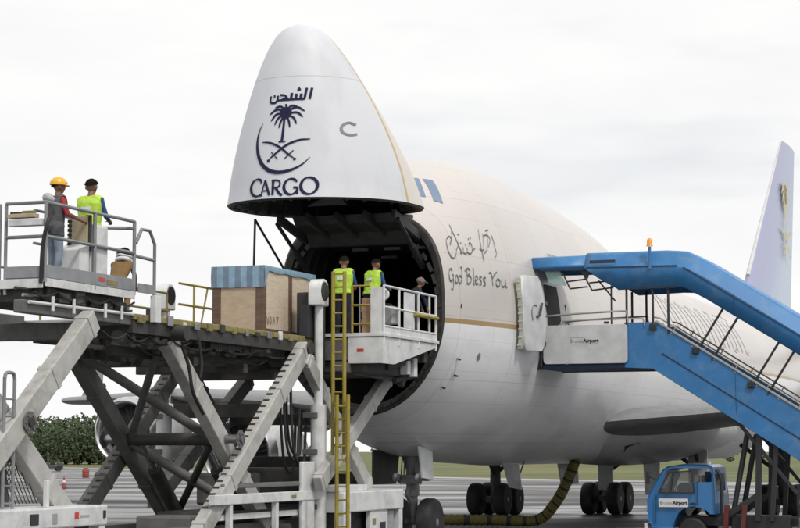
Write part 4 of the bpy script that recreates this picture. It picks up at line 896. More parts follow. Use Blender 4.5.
# ---------------------------------------------------------------- cargo on the loader
crate = thing('cargo_crate', 'long plywood crate with blue striped sheet over its top on the roller deck', 'crate', Vector(ac_world(XO - 4.75, -(-.35), 4.95)), math.pi / 2 - ALPHA)
cl_, cw, ch = 2.75, 1.25, 1.55            # length along the deck, width, height ; local x towards aircraft, y starboard
def cbox(name, m, a, b, bevel=.006, par=None): mb = MB(); mb.box(a, b); return build(name, mb, m, par or crate, bevel=bevel, smooth=False)
hx, hy = cl_ / 2, cw / 2
cbox('core', 'plywood', (-hx + .03, -hy + .03, .1), (hx - .03, hy - .03, ch - .02))
for y in (-hy + .1, 0, hy - .1): cbox('skid', 'batten', (-hx, y - .06, 0), (hx, y + .06, .1))
for sy in (-1, 1):
    for k, (a, b) in enumerate(((-hx + .12, -.05), (.12, hx - .1))): cbox('side_panel', 'plywood_pale', (a, sy * (hy - .028), .16), (b, sy * (hy - .012), ch - .1))
    for a in (-hx, -.05, hx - .12): cbox('batten', 'batten', (a, sy * (hy - .03), .08), (a + (.12 if a != -.05 else .17), sy * (hy + .004), ch - .03))
    cbox('batten', 'batten', (-hx + .12, sy * (hy - .03), .08), (hx - .12, sy * (hy + .002), .19))
for sx in (-1, 1):
    cbox('end_panel', 'plywood', (sx * (hx - .028), -hy + .2, .12), (sx * (hx - .01), hy - .2, ch - .05))
    for a in (-hy, hy - .2): cbox('batten', 'batten', (sx * (hx - .03), a + .001, .08), (sx * (hx + .005), a + .199, ch - .03))
    cbox('batten', 'batten', (sx * (hx - .03), -hy + .2, .06), (sx * (hx + .003), hy - .2, .15))
# striped cover: hangs further down the outer end than along the sides
def cover():
    mb = MB(); n = 18
    top = ch + .012; drop = .47
    for i in range(n):                    # strips across the width
        y0 = -hy - .02 + (cw + .04) * i / n; y1 = -hy - .02 + (cw + .04) * (i + 1) / n
        mb.cur = 1 if (i // 2) % 2 == 0 else 0
        f = lambda y: drop + .006 * math.sin(y * 9)
        mb.add([(-hx - .022, y0, top - f(y0)), (-hx - .022, y1, top - f(y1)), (-hx - .03, y1, top - .2), (-hx - .03, y0, top - .2), (-hx - .02, y0, top), (-hx - .02, y1, top), (hx + .02, y0, top + .01), (hx + .02, y1, top + .01), (hx + .02, y0, top - .2), (hx + .02, y1, top - .2)],
               [(0, 1, 2, 3), (3, 2, 5, 4), (4, 5, 7, 6), (6, 7, 9, 8)])
    mb.cur = 0
    m = 24
    for sy in (-1, 1):
        vs = []
        for i in range(m + 1):
            x = -hx - .02 + (cl_ + .04) * i / m; d = .12 + .012 * math.sin(x * 7) + (.36 * max(0, 1 - i / 2.0) if i < 3 else 0)
            vs += [(x, sy * (hy + .02), top + .01 * i / m), (x, sy * (hy + .03), top - d * .5), (x, sy * (hy + .02), top - d)]
        mb.add(vs, [(3 * i + j, 3 * i + 3 + j, 3 * i + 4 + j, 3 * i + 1 + j) for i in range(m) for j in range(2)])
    bm = mb
    return build('striped_cover', bm, ['tarp_blue', 'tarp_grey'], crate, angle=50)
cover()
mb = MB()                                  # scrawled marks low on the near side
def crate_pt(a, b): return (a, -hy + .008, b)
for pts in ([(0, 0), (0, 10)], [(0, 10), (5, 0), (5, 10)], [(8, 5), (10, 9), (12, 5), (10, 0), (8, 5)], [(15, 10), (18, 10), (16, 0)], [(21, 0), (21, 9), (24, 9)]):
    pass
for pts in ([(0, 0), (0, 10), (5, 0), (5, 10)], [(8, 5), (10, 10), (12, 5), (10, 0), (8, 5)], [(15, 1), (17, 10), (19, 2)], [(22, 10), (27, 10), (23, 0)]):
    q = [v for i in range(len(pts) - 1) for v in (Vector(pts[i]), Vector(pts[i + 1]))]; ribbon(mb, [Vector((-hx + .1 + v.x * .024, .28 + v.y * .018)) for v in q], const(.016), lambda a, b: (a, -hy - .0095, b))
build('scrawled_marks', mb, 'black_metal', crate, smooth=False)
ct = thing('carton_stack', 'pinkish brown cartons stacked on the bridge beside the two vested workers', 'cartons', ac_world(XO - 4.0, -1.85, 5.1), math.pi / 2 - ALPHA + .15)
for k in range(5): mb = MB(); mb.box((-.12 - .01 * (k % 2), -.11, .002 + k * .16), (.12, .11 + .012 * (k % 2), .155 + k * .16)); build('carton', mb, 'carton', ct, bevel=.008, smooth=False)

# ---------------------------------------------------------------- covered passenger stairs on a truck
stairs = thing('airstair_truck', 'blue covered passenger stairs on a small blue truck at the side door', 'stair truck', ac_world(10.3, -3.2), -ALPHA)
def sbox(name, m, a, b, bevel=.01, par=None, **k): mb = MB(); mb.box(a, b); return build(name, mb, m, par or stairs, bevel=bevel, smooth=False, **k)
def spath(name, m, pts, r, n=8, par=None): mb = MB(); mb.path(pts, r, n); return build(name, mb, m, par or stairs)
def sbar(name, m, a, b, w, h, par=None): mb = MB(); mb.beam(a, b, w, h); return build(name, mb, m, par or stairs, bevel=.006, smooth=False)
SL = .63
def wall_top(l): return 5.82 - SL * max(0, l - 3.07)
for y in (-1.10, 1.04):
    mb = MB(); mb.prism([(2.2, 4.64), (2.2, 5.82), (3.07, 5.82), (10.7, 5.82 - SL * 7.63), (10.9, .75), (10.4, .42), (9.55, .42), (2.95, 4.60)], lambda a, b: (a, y, b), lambda a, b: (a, y + .06, b))
    w = build('stair_side_wall', mb, 'stair_blue', stairs, bevel=.012, smooth=False)
    ye = y if y < 0 else y + .06
    sbar('wall_ledge', 'stair_rail', (3.05, y + .03, 5.845), (10.6, y + .03, 5.845 - SL * 7.55), .12, .05, par=w)
    o = -.008 if y < 0 else .068
    sbar('wall_seam', 'stair_blue_dark', (3.2, y + o, 5.0), (10.0, y + o, 5.0 - SL * 6.8), .01, .035, par=w)
for k in range(24):
    l = 3.05 + k * .31; z = 4.72 - SL * .31 * k; sbox('step', 'grey_plate', (l, -1.03, z - .19), (l + .34, 1.03, z - .15), .005)
sbox('platform_floor', 'grey_plate', (-.25, -1.06, 4.86), (3.06, 1.04, 4.92), .01)
sbox('platform_beam', 'stair_blue_dark', (-.3, -1.09, 4.62), (2.9, -.95, 4.75), .01); sbox('platform_beam', 'stair_blue_dark', (-.3, .95, 4.62), (2.9, 1.09, 4.75), .01); sbox('platform_underside', 'stair_blue_dark', (-.25, -.95, 4.64), (2.95, .95, 4.72), .01)
sbox('front_bumper', 'rubber', (-.42, -1.1, 4.66), (-.25, 1.1, 4.98), .05)
# white side screens with rounded corners
def screen(y):
    c = .09; x0, x1, z0, z1 = 0.02, 2.30, 4.76, 5.78; poly = []
    for (cx, cz, a0) in ((x1 - c, z1 - c, 0), (x0 + c, z1 - c, 90), (x0 + c, z0 + c, 180), (x1 - c, z0 + c, 270)): poly += [(cx + c * math.cos(R(a0 + q)), cz + c * math.sin(R(a0 + q))) for q in (0, 30, 60, 90)]
    mb = MB(); mb.prism(poly, lambda a, b: (a, y, b), lambda a, b: (a, y + .05, b)); return build('side_screen', mb, 'panel_white', stairs, bevel=.008, smooth=False)
sc = screen(-1.19); screen(1.12)
spath('screen_post', 'black_metal', [(-.06, -1.12, 4.7), (-.06, -1.12, 6.5)], .045); spath('screen_post', 'black_metal', [(-.06, 1.12, 4.7), (-.06, 1.12, 6.5)], .045)
for y in (-1.16, 1.12):
    spath('screen_rail', 'stair_rail', smooth_pts([(.02, y, 5.72), (.06, y, 5.95), (.2, y, 6.04), (2.1, y, 6.12), (2.28, y, 6.06), (2.32, y, 5.8)], 5), .025); spath('screen_rail', 'stair_rail', smooth_pts([(.45, y + .05, 5.74), (.5, y + .05, 5.85), (.7, y + .05, 5.9), (2.5, y + .05, 5.92), (2.72, y + .05, 5.86), (2.75, y + .05, 5.7)], 5), .02)
sbox('rail_box', 'black_metal', (1.68, -1.2, 5.80), (1.8, -1.12, 5.86), .004)
def text_on(name, body, size, m, par, M, bold=0.0):
    cu = bpy.data.curves.new(name, 'FONT'); cu.body = body; cu.size = size; cu.extrude = .002; cu.offset = bold; cu.align_x = 'CENTER'; cu.align_y = 'CENTER'
    o = bpy.data.objects.new(name, cu); C.objects.link(o); bpy.context.view_layer.update()
    me = bpy.data.meshes.new_from_object(o.evaluated_get(bpy.context.evaluated_depsgraph_get())); C.objects.unlink(o); bpy.data.objects.remove(o)
    me.name = name; me.materials.clear(); me.materials.append(MATS[m]); q = bpy.data.objects.new(name, me); C.objects.link(q); q.parent = par; q.matrix_local = M; return q
def front_facing(l, y, z): return Matrix.Translation((l, y, z)) @ Matrix.Rotation(R(90), 4, 'X')
text_on('sign_lettering', 'Brunei', .135, 'grey_ink', sc, front_facing(.93, -1.196, 5.36), -.002); text_on('sign_lettering', 'Airport', .135, 'black_metal', sc, front_facing(1.325, -1.196, 5.36), .004)
sbox('sign_underline', 'grey_ink', (.74, -1.194, 5.28), (1.54, -1.191, 5.286), 0, par=sc)
sbox('sign_overline', 'grey_ink', (.74, -1.194, 5.44), (1.12, -1.191, 5.446), 0, par=sc)
# canopy
def canopy_top(l): return 7.72 - SL * max(0, l - 3.85) - .05 * max(0, 1 - abs(l - 3.85) / .5) 
def canopy_sec(l, depth, w=1.16, zt=None, r=.24):
    z = canopy_top(l) if zt is None else zt; k = min(1.0, r / .24)
    pts = [(l, -w, z - depth), (l, -w, z - .46 * k), (l, -w + .02, z - .42 * k), (l, -w + .20 * k, z - .07 * k), (l, -w + .26 * k, z - .02), (l, -w + .40 * k, z)]
    pts += [(p[0], -p[1], p[2]) for p in reversed(pts)]; return pts
def thick(o, t): s = o.modifiers.new('Solidify', 'SOLIDIFY'); s.thickness = t; s.offset = -1; return o
secs = [canopy_sec(1.15, .42), canopy_sec(1.5, .70), canopy_sec(2.05, 1.02), canopy_sec(3.3, .98), canopy_sec(3.6, .97), canopy_sec(3.85, .98), canopy_sec(4.1, 1.0), canopy_sec(4.4, 1.0), canopy_sec(7, 1.0), canopy_sec(10.4, 1.0)]
mb = MB(); mb.loft(secs, closed=False); can = thick(build('canopy', mb, 'stair_blue', stairs, angle=18), .05)
for y in (-1.172, 1.172):
    mb = MB(); mb.beam((1.2, y, 7.29), (3.65, y, 7.27), .012, .03); mb.beam((3.8, y, 7.22), (10.4, y, canopy_top(10.4) - .46), .012, .03); build('canopy_seam', mb, 'stair_blue_dark', can, smooth=False)
sbar('canopy_slot', 'stair_blue_dark', (1.3, -1.175, 7.44), (2.0, -1.175, 7.44), .01, .09, par=can)
sbar('canopy_underbar', 'black_metal', (2.05, -1.12, 6.715), (3.6, -1.12, 6.73), .07, .07, par=can)
mb = MB(); mb.loft([canopy_sec(-.50, .34, 1.08, 7.64, .14), canopy_sec(1.45, .36, 1.08, 7.66, .14)], closed=False); hood = thick(build('sliding_hood', mb, 'stair_blue', stairs, angle=30), .05)
mb = MB(); pts = canopy_sec(-.52, .36, 1.12, 7.63, .16); mb.path([(p[0] - .06, p[1], p[2] - .05) for p in pts], .13, 10); build('hood_bumper', mb, 'gear_grey', hood)
sbar('hood_rail', 'stair_blue_dark', (-.1, -1.06, 7.28), (1.3, -1.06, 7.26), .06, .06, par=hood)
def glass_mat():
    m = bpy.data.materials.new('teal_plexi'); m.use_nodes = True; b = m.node_tree.nodes['Principled BSDF']; b.inputs['Base Color'].default_value = (.35, .55, .52, 1); b.inputs['Roughness'].default_value = .15; b.inputs['Alpha'].default_value = .55; MATS['teal_plexi'] = m
glass_mat()
mb = MB(); mb.prism([(.0, 7.28), (.42, 7.26), (.62, 6.83), (.12, 6.95)], lambda a, b: (a, -.98, b), lambda a, b: (a, -.97, b)); build('wind_pane', mb, 'teal_plexi', hood, smooth=False)
mb = MB(); mb.prism([(-.25, 7.62), (.1, 7.66), (-.05, 7.78), (-.4, 7.9)], lambda a, b: (a, .6, b), lambda a, b: (a, .61, b)); build('wind_pane', mb, 'teal_plexi', hood, smooth=False)
for a, b in (((.48, 7.26), (.72, 6.76)), ((.72, 6.76), (1.2, 6.8)), ((.62, 6.95), (1.15, 7.0)), ((1.02, 7.26), (1.32, 6.7)), ((1.32, 6.7), (1.9, 6.76)), ((1.25, 6.9), (1.7, 6.93)), ((1.5, 6.95), (1.95, 6.4))): spath('hood_linkage', 'black_metal', [(a[0], -1.02, a[1]), (b[0], -1.02, b[1])], .022)
mb = MB(); mb.prism([(.95, 7.3), (1.3, 7.3), (1.2, 7.0)], lambda a, b: (a, -1.04, b), lambda a, b: (a, -1.0, b)); build('linkage_gusset', mb, 'black_metal', hood, smooth=False)
# canopy posts
for y in (-1.09, 1.08):
    for l in (1.87, 2.27): spath('canopy_post', 'black_metal', [(l, y, 5.7), (l, y, 6.8)], .032)
    for l in ((2.97, 3.38) if y < 0 else ()): spath('canopy_post', 'black_metal', [(l, y, wall_top(l) - .12), (l, y, 6.8)], .032)
    for l in ((4.12, 4.5, 5.54, 5.92, 6.96, 7.34, 8.4, 8.78) if y < 0 else (8.8,)): spath('canopy_post', 'black_metal', [(l, y, wall_top(l) - .12), (l + .70, y, wall_top(l) + .98)], .032)
    for l in (2.97, 4.08, 5.5, 6.92, 8.36):
        sbox('post_bracket', 'black_metal', (l - .08, y - .05 * (1 if y < 0 else -1) - .035, wall_top(l) - .22), (l + .1, y - .05 * (1 if y < 0 else -1) + .035, wall_top(l) - .05), .02)
    spath('stair_handrail', 'stair_rail', [(3.0, y * .97, 5.95)] + [(3.15 + k * .75, y * .97, 5.98 - SL * (.1 + k * .75)) for k in range(10)], .022)
    for k in range(9): l = 3.5 + k * .8; spath('handrail_post', 'stair_rail', [(l, y * .97, wall_top(l) + .02), (l + .08, y * .97, wall_top(l) + .15)], .018)
for l in (5.1, 7.1, 9.1):                  # joints between the panels
    for y in (-1.103, 1.103): sbar('wall_joint', 'stair_blue_dark', (l, y, wall_top(l) - .04), (l + .02, y, wall_top(l) - 1.12), .012, .006)
    for y in (-1.165, 1.165): sbar('canopy_joint', 'stair_blue_dark', (l, y, canopy_top(l) - .47), (l, y, canopy_top(l) - .98), .012, .006)
for k in range(14):
    l = 2.35 + k * .55; z = (wall_top(l) - .06)
    if k % 1 == 0: mb = MB(); mb.lathe([(-.006, .016), (.006, .016)], (l, -1.106, z), 'y', 8); build('bolt', mb, 'stair_rail', stairs)
# beacon
b0 = spath('beacon_pole', 'stair_blue', [(2.93, -1.2, 7.2), (2.93, -1.2, 7.78)], .04)
mb = MB(); mb.lathe([(7.8, .02), (7.8, .09), (7.83, .075), (7.96, .07), (8.0, .04), (8.01, .005)], (2.93, -1.2, 0), 'z', 14); build('amber_beacon', mb, 'amber', b0)
# truck
def cab():
    prof = [(2.80, .62), (2.74, .75), (2.72, 1.22), (2.80, 1.42), (3.12, 1.98), (3.26, 2.08), (3.7, 2.14), (4.30, 2.13), (4.44, 2.06), (4.50, 1.3), (4.50, .86), (4.36, .86), (4.28, .95), (4.1, 1.03), (3.9, 1.05), (3.7, 1.0), (3.56, .9), (3.46, .72), (3.4, .5), (2.86, .5)]
    mb = MB(); ys = [(-.90, .05), (-.94, .015), (-.95, 0), (.75, 0), (.74, .015), (.70, .05)]
    cx, cz = 3.6, 1.3; rr = []
    for y, ins in ys: rr.append([(cx + (a - cx) * (1 - ins * .5), y, cz + (z - cz) * (1 - ins * .6)) for a, z in prof])
    # tumble-home: lean the upper part inwards
    rr = [[(x, y * (1 - .10 * max(0, z - 1.4)), z) for x, y, z in r] for r in rr]
    mb.loft(rr, cap0=True, cap1=True); return build('cab', mb, 'cab_blue', stairs, angle=25)
cb = cab()
def cut_openings(o):
    cut = []
    def cutter(poly, y0, y1): mb = MB(); mb.prism(poly, lambda a, b: (a, y0, b), lambda a, b: (a, y1, b)); c = build('cutter', mb, 'black_metal', None, smooth=False); cut.append(c)
    cutter([(2.93, 1.0), (2.96, 1.42), (3.22, 1.97), (3.4, 2.03), (4.3, 2.03), (4.4, 1.9), (4.42, 1.0)], -.86, .66)
    cutter([(3.03, 1.40), (3.28, 1.92), (3.89, 1.96), (3.95, 1.40)], -1.3, 1.2)
    cutter([(4.3, 1.45), (4.3, 1.88), (4.8, 1.88), (4.8, 1.45)], -.68, .48)
    cutter([(2.5, 1.50), (2.7, 1.88), (3.25, 1.88), (3.02, 1.50)], -.76, .56)
    o.data.update(); m0 = o.data
    for c in cut: c.location = stairs.location; c.rotation_euler = stairs.rotation_euler; md = o.modifiers.new('Boolean', 'BOOLEAN'); md.operation = 'DIFFERENCE'; md.solver = 'MANIFOLD'; md.object = c
    bpy.context.view_layer.update()
    me = bpy.data.meshes.new_from_object(o.evaluated_get(bpy.context.evaluated_depsgraph_get())); o.modifiers.clear(); o.data = me; me.materials.clear(); me.materials.append(MATS['cab_blue']); me.set_sharp_from_angle(angle=R(25))
    for c in cut: bpy.data.objects.remove(c)
cut_openings(cb)
def cab_glass():
    m = bpy.data.materials.new('cab_glass'); m.use_nodes = True; b = m.node_tree.nodes['Principled BSDF']; b.inputs['Base Color'].default_value = (.05, .06, .06, 1); b.inputs['Roughness'].default_value = .03; b.inputs['Alpha'].default_value = .45; b.inputs['Specular IOR Level'].default_value = .8; MATS['cab_glass'] = m
cab_glass()
for y in (-.45, .25):
    s_ = sbox('seat', 'cloth_grey', (3.55, y - .24, 1.02), (3.95, y + .24, 1.2), .05, par=cb); sbox('seat_back', 'cloth_pale', (3.88, y - .22, 1.15), (4.02, y + .22, 1.62), .06, par=s_); sbox('head_rest', 'sign_white', (3.9, y - .12, 1.66), (4.0, y + .12, 1.84), .04, par=s_)
mb = MB(); mb.path([(3.32 + .06 * math.cos(a), -.42 + .17 * math.sin(a), 1.48 + .13 * math.cos(a)) for a in [2 * math.pi * k / 20 for k in range(20)]], .014, 6, closed=True); mb.tube((3.1, -.42, 1.2), (3.32, -.42, 1.48), .02, 6); build('steering_wheel', mb, 'black_metal', cb)
def on_side(z): return -.95 * (1 - .10 * max(0, z - 1.4))
def side_pane(name, poly, m, off, par):
    mb = MB(); mb.prism(poly, lambda a, b: (a, on_side(b) - off, b), lambda a, b: (a, on_side(b) - off + .02, b)); return build(name, mb, m, par, smooth=False)
mb = MB()
WP = [(3.03, 1.40), (3.28, 1.92), (3.89, 1.96), (3.95, 1.40)]
for i in range(4): p_, q_ = WP[i], WP[(i + 1) % 4]; mb.beam((p_[0], on_side(p_[1]) - .004, p_[1]), (q_[0], on_side(q_[1]) - .004, q_[1]), .03, .035, up=(0, 1, 0))
build('window_seal', mb, 'black_metal', cb, smooth=False)
pw = side_pane('side_window', WP, 'cab_glass', -.02, cb)
side_pane('quarter_bar', [(3.30, 1.40), (3.34, 1.40), (3.42, 1.9), (3.38, 1.9)], 'black_metal', .02, cb)
sg = side_pane('door_sign', [(3.03, 1.03), (3.80, 1.03), (3.80, 1.25), (3.03, 1.25)], 'sign_white', .012, cb)
text_on('sign_lettering', 'Brunei', .125, 'grey_ink', sg, front_facing(3.23, -.968, 1.14), -.002); text_on('sign_lettering', 'Airport', .125, 'black_metal', sg, front_facing(3.59, -.968, 1.14), .004)
for poly in ([(2.93, .6), (2.945, .6), (2.945, 1.36), (2.93, 1.36)], [(4.02, 1.08), (4.035, 1.08), (4.035, 1.98), (4.02, 1.98)]): side_pane('door_gap', poly, 'stair_blue_dark', .004, cb)
side_pane('door_handle', [(3.85, 1.09), (3.99, 1.09), (3.99, 1.15), (3.85, 1.15)], 'black_metal', .025, cb)
sbox('rear_window', 'cab_glass', (4.452, -.69, 1.44), (4.462, .49, 1.89), 0, par=cb)
mb = MB(); mb.prism([(2.87, 1.49), (3.08, 1.89), (3.09, 1.885), (2.88, 1.485)], lambda a, b: (a, -.77, b), lambda a, b: (a, .57, b)); build('windscreen', mb, 'cab_glass', cb, smooth=False)
for y in (-.72, .52): mb = MB(); mb.lathe([(-.03, .02), (-.03, .09), (.02, .1)], (2.70, y, .98), 'x', 16); build('headlight', mb, 'sign_white', cb)
mb = MB(); mb.path([(2.95, -.98, 1.75), (2.8, -1.1, 1.82)], .015, 6); mb.box((2.76, -1.2, 1.62), (2.82, -1.04, 1.95)); build('wing_mirror', mb, 'black_metal', cb, smooth=False)
sbox('roof_lamp', 'sign_white', (4.25, -.55, 2.08), (4.33, -.45, 2.2), .02, par=cb)
spath('exhaust_stack', 'black_metal', smooth_pts([(4.62, -.75, .7), (4.64, -.75, 1.4), (4.62, -.75, 1.8), (4.5, -.75, 2.0)], 5), .045); sbox('front_bumper_bar', 'sign_white', (2.62, -.9, .42), (2.72, .7, .62), .02)
sbox('truck_beam', 'black_metal', (3.0, -.5, .55), (10.2, -.38, .78)); sbox('truck_beam', 'black_metal', (3.0, .3, .55), (10.2, .42, .78))
sbox('equipment_box', 'black_metal', (4.9, -.9, .3), (6.4, -.55, .85), .03); sbox('fuel_tank', 'steel', (6.6, -.9, .35), (7.5, -.55, .8), .06)
for l in (3.88, 8.6):
    for y in (-.78, .62):
        mb = MB(); mb.lathe([(-.12, .18), (-.12, .33), (-.07, .38), (.07, .38), (.12, .33), (.12, .18), (.06, .17), (-.06, .17)], (l, y, .38), 'y', 24); w = build('wheel', mb, 'rubber', stairs, angle=30)
        mb = MB(); mb.lathe([(-.09, .02), (-.1, .18), (.1, .18), (.09, .02)], (l, y, .38), 'y', 16); build('rim', mb, 'sign_white', w, angle=30)
for y in (-.95, .85):
    sbar('stair_support', 'black_metal', (5.6, y, .7), (5.66, y, wall_top(5.66) - 1.2), .12, .14); sbar('stair_support', 'black_metal', (5.95, y, .7), (6.1, y, wall_top(6.1) - 1.2), .1, .12)
    sbar('stair_support', 'black_metal', (4.85, y, wall_top(4.85) - 1.15), (6.6, y, 1.4), .07, .09); sbar('stair_support', 'black_metal', (4.6, y, .7), (5.6, y, 1.35), .1, .14); sbar('stair_support', 'black_metal', (7.6, y, .7), (7.4, y, wall_top(7.4) - 1.1), .12, .14)
    spath('lift_ram', 'black_metal', [(4.9, y * .7, .8), (5.3, y * .7, 2.9)], .07, 10)
    for l in (4.75, 5.2): sbar('jack_leg', 'red_paint', (l, y * 1.08, .15), (l + .08, y * 1.08, 1.1), .12, .12)
    sbox('jack_foot', 'red_paint', (4.65, y * 1.08 - .15, .0), (5.4, y * 1.08 + .15, .12), .02)

# ---------------------------------------------------------------- people
def person(name, label, loc, rz, H=1.76, lean=0.0, knee=0.0, head=(0, 0), arms=None, legs_m='cloth_navy', shirt='cloth_blue', vest=None, hat=None, bag=False, long_vest=False, twist=0.0, stance=.11):
    """figure facing local +X; arms = ((elbow), (wrist)) offsets from the shoulder for left and right"""
    root = thing(name, label, 'person', loc, rz); k = H / 1.76
    pel = Vector((-knee * .25, 0, .94 - knee * .22)); 
    tilt = Matrix.Rotation(lean, 3, 'Y') @ Matrix.Rotation(twist, 3, 'Z')
    up = lambda x, y, z: pel + tilt @ Vector((x, y, z))
    bones = []                            # (a, b, ra, rb, tag)
    def B(a, b, ra, rb, t): bones.append((Vector(a), Vector(b), ra, rb, t))
    for s in (-1, 1):                     # legs
        hip = pel + Vector((0, s * .095, -.02)); kn = Vector((pel.x * .5 + .03 + knee * .32, s * (stance + .01), .50 - knee * .06)); an = Vector((-.02, s * (stance + .02), .09))
        if s > 0: an.x += .05
        B(hip, kn, .098, .068, 'leg'); B(kn, kn.lerp(an, .35), .066, .066, 'leg'); B(kn.lerp(an, .35), an, .066, .05, 'leg'); B(an + Vector((-.03, 0, -.045)), an + Vector((.17, s * .02, -.055)), .045, .035, 'shoe')
    B(up(0, -.07, .0), up(0, .07, .0), .115, .115, 'leg'); 
    for q in range(9): hw_ = .058 + .045 * (q / 8) ** 1.3; B(up(-.006 * q / 8, -hw_, .06 + .042 * q), up(-.006 * q / 8, hw_, .06 + .042 * q), .109, .109, 'torso')
    B(up(-.01, -.13, .47), up(-.01, .13, .47), .072, .072, 'torso')
    B(up(-.01, 0, .46), up(.0, 0, .60), .062, .052, 'neck')
    hd = Matrix.Rotation(head[1], 3, 'Z') @ Matrix.Rotation(head[0], 3, 'Y'); nk = up(.0, 0, .58)
    hp = lambda x, y, z: nk + hd @ Vector((x, y, z))
    B(hp(.0, 0, .12), hp(-.015, 0, .15), .092, .098, 'head'); B(hp(.035, 0, .055), hp(.03, 0, .12), .060, .078, 'head'); B(hp(.10, 0, .09), hp(.085, 0, .12), .016, .011, 'head')
    for s in (-1, 1): B(hp(-.01, s * .092, .085), hp(-.015, s * .097, .115), .014, .016, 'head')
    arms = arms or ((( .02, .06, -.28), (.14, .08, -.50)), ((.02, -.06, -.28), (.14, -.08, -.50)))
    for s, (el, wr) in zip((1, -1), arms):
        sh = up(-.01, s * .175, .455); e = sh + Vector(el); w = sh + Vector(wr)
        B(sh, e, .058, .044, 'sleeve'); B(e, e.lerp(w, .3), .044, .043, 'fore'); B(e.lerp(w, .3), w, .043, .029, 'fore')
        d = (w - e).normalized(); sd_ = d.cross(Vector((0, 0, 1))); sd_ = sd_.normalized() if sd_.length > .1 else Vector((0, 1, 0)); nrm = sd_.cross(d)
        pm = w + d * .085; B(w, pm, .03, .034, 'hand')
        for q, ln in ((-.030, .062), (-.010, .075), (.010, .072), (.030, .056)):
            k0 = pm + sd_ * q; k1 = k0 + d * ln * .55; k2 = k1 + (d * .6 - nrm * .8).normalized() * ln * .6; B(k0, k1, .010, .0095, 'hand'); B(k1, k2, .0095, .008, 'hand')
        th = w + d * .03 + sd_ * .03 * s; B(th, th + (d * .7 + sd_ * .7 * s).normalized() * .05, .012, .010, 'hand')
    bm = bmesh.new()
    for a, b, ra, rb, t in bones:
        n = 10; d = (b - a); ln = d.length; dz = d.normalized() if ln > 1e-6 else Vector((0, 0, 1)); q = dz.to_track_quat('Z', 'Y').to_matrix(); rings = []
        prof = [(-ra, .0)] + [(-ra * math.cos(R(g)), ra * math.sin(R(g))) for g in (30, 60, 90)] + [(ln + rb * math.sin(R(g)), rb * math.cos(R(g))) for g in (0, 30, 60)] + [(ln + rb, .0)]
        v0 = bm.verts.new(a + q @ Vector((0, 0, prof[0][0]))); v1 = bm.verts.new(a + q @ Vector((0, 0, prof[-1][0])))
        for z, r in prof[1:-1]: rings.append([bm.verts.new(a + q @ Vector((r * math.cos(2 * math.pi * j / n), r * math.sin(2 * math.pi * j / n), z))) for j in range(n)])
        for j in range(n):
            bm.faces.new((v0, rings[0][(j + 1) % n], rings[0][j])); bm.faces.new((v1, rings[-1][j], rings[-1][(j + 1) % n]))
            for i in range(len(rings) - 1): bm.faces.new((rings[i][j], rings[i][(j + 1) % n], rings[i + 1][(j + 1) % n], rings[i + 1][j]))
    me = bpy.data.meshes.new('body'); bm.to_mesh(me); bm.free()
    o = bpy.data.objects.new('body', me); C.objects.link(o)
    rm = o.modifiers.new('Remesh', 'REMESH'); rm.mode = 'VOXEL'; rm.voxel_size = .011
    sm = o.modifiers.new('Smooth', 'SMOOTH'); sm.factor = .5; sm.iterations = 5
    bpy.context.view_layer.update()
    m2 = bpy.data.meshes.new_from_object(o.evaluated_get(bpy.context.evaluated_depsgraph_get())); bpy.data.objects.remove(o); bpy.data.meshes.remove(me)
    m2.name = 'body'
    slots = [shirt, legs_m, 'skin', 'shoe']; 
    for q in slots: m2.materials.append(MATS[q])
    tm = {'torso': 0, 'sleeve': 0, 'leg': 1, 'neck': 2, 'head': 2, 'hand': 2, 'fore': 0 if vest != 'vest_grey' else 2, 'shoe': 3}
    import numpy as np
    cen = np.empty(len(m2.polygons) * 3); m2.polygons.foreach_get('center', cen); cen = cen.reshape(-1, 3); best = np.full(len(cen), 1e9); tg = np.zeros(len(cen), int)
    for i, (a, b, ra, rb, t) in enumerate(bones):
        A = np.array(a); D = np.array(b) - A; L2 = max(1e-9, D @ D); u = np.clip(((cen - A) @ D) / L2, 0, 1); dd = np.linalg.norm(cen - A - u[:, None] * D, axis=1) - (ra + (rb - ra) * u)
        q = dd < best; best[q] = dd[q]; tg[q] = i
    tags = [b[4] for b in bones]; mi = np.array([tm[tags[i]] for i in tg], dtype=np.int32); m2.polygons.foreach_set('material_index', mi); m2.polygons.foreach_set('use_smooth', np.ones(len(mi), bool)); m2.update()
    bo = bpy.data.objects.new('body', m2); C.objects.link(bo); bo.parent = root
    inv = tilt.transposed()
    def shell(nm, sel, off, m, jit=0.0):
        idx = [p for p in m2.polygons if sel(p.index)]; vm = {}; vs = []; fs = []
        for p in idx:
            f = []
            for v in p.vertices:
                if v not in vm: vm[v] = len(vs); c = m2.vertices[v]; w = off + jit * math.sin(c.co.x * 37 + c.co.z * 23) * math.sin(c.co.y * 41); vs.append(tuple(c.co + c.normal * w))
                f.append(vm[v])
            fs.append(tuple(f))
        mb = MB(); mb.add(vs, fs); ob = build(nm, mb, m, root, angle=80); sol = ob.modifiers.new('Solidify', 'SOLIDIFY'); sol.thickness = .008; return ob
    loc_ = [inv @ (Vector(c) - pel) for c in cen] if vest else None
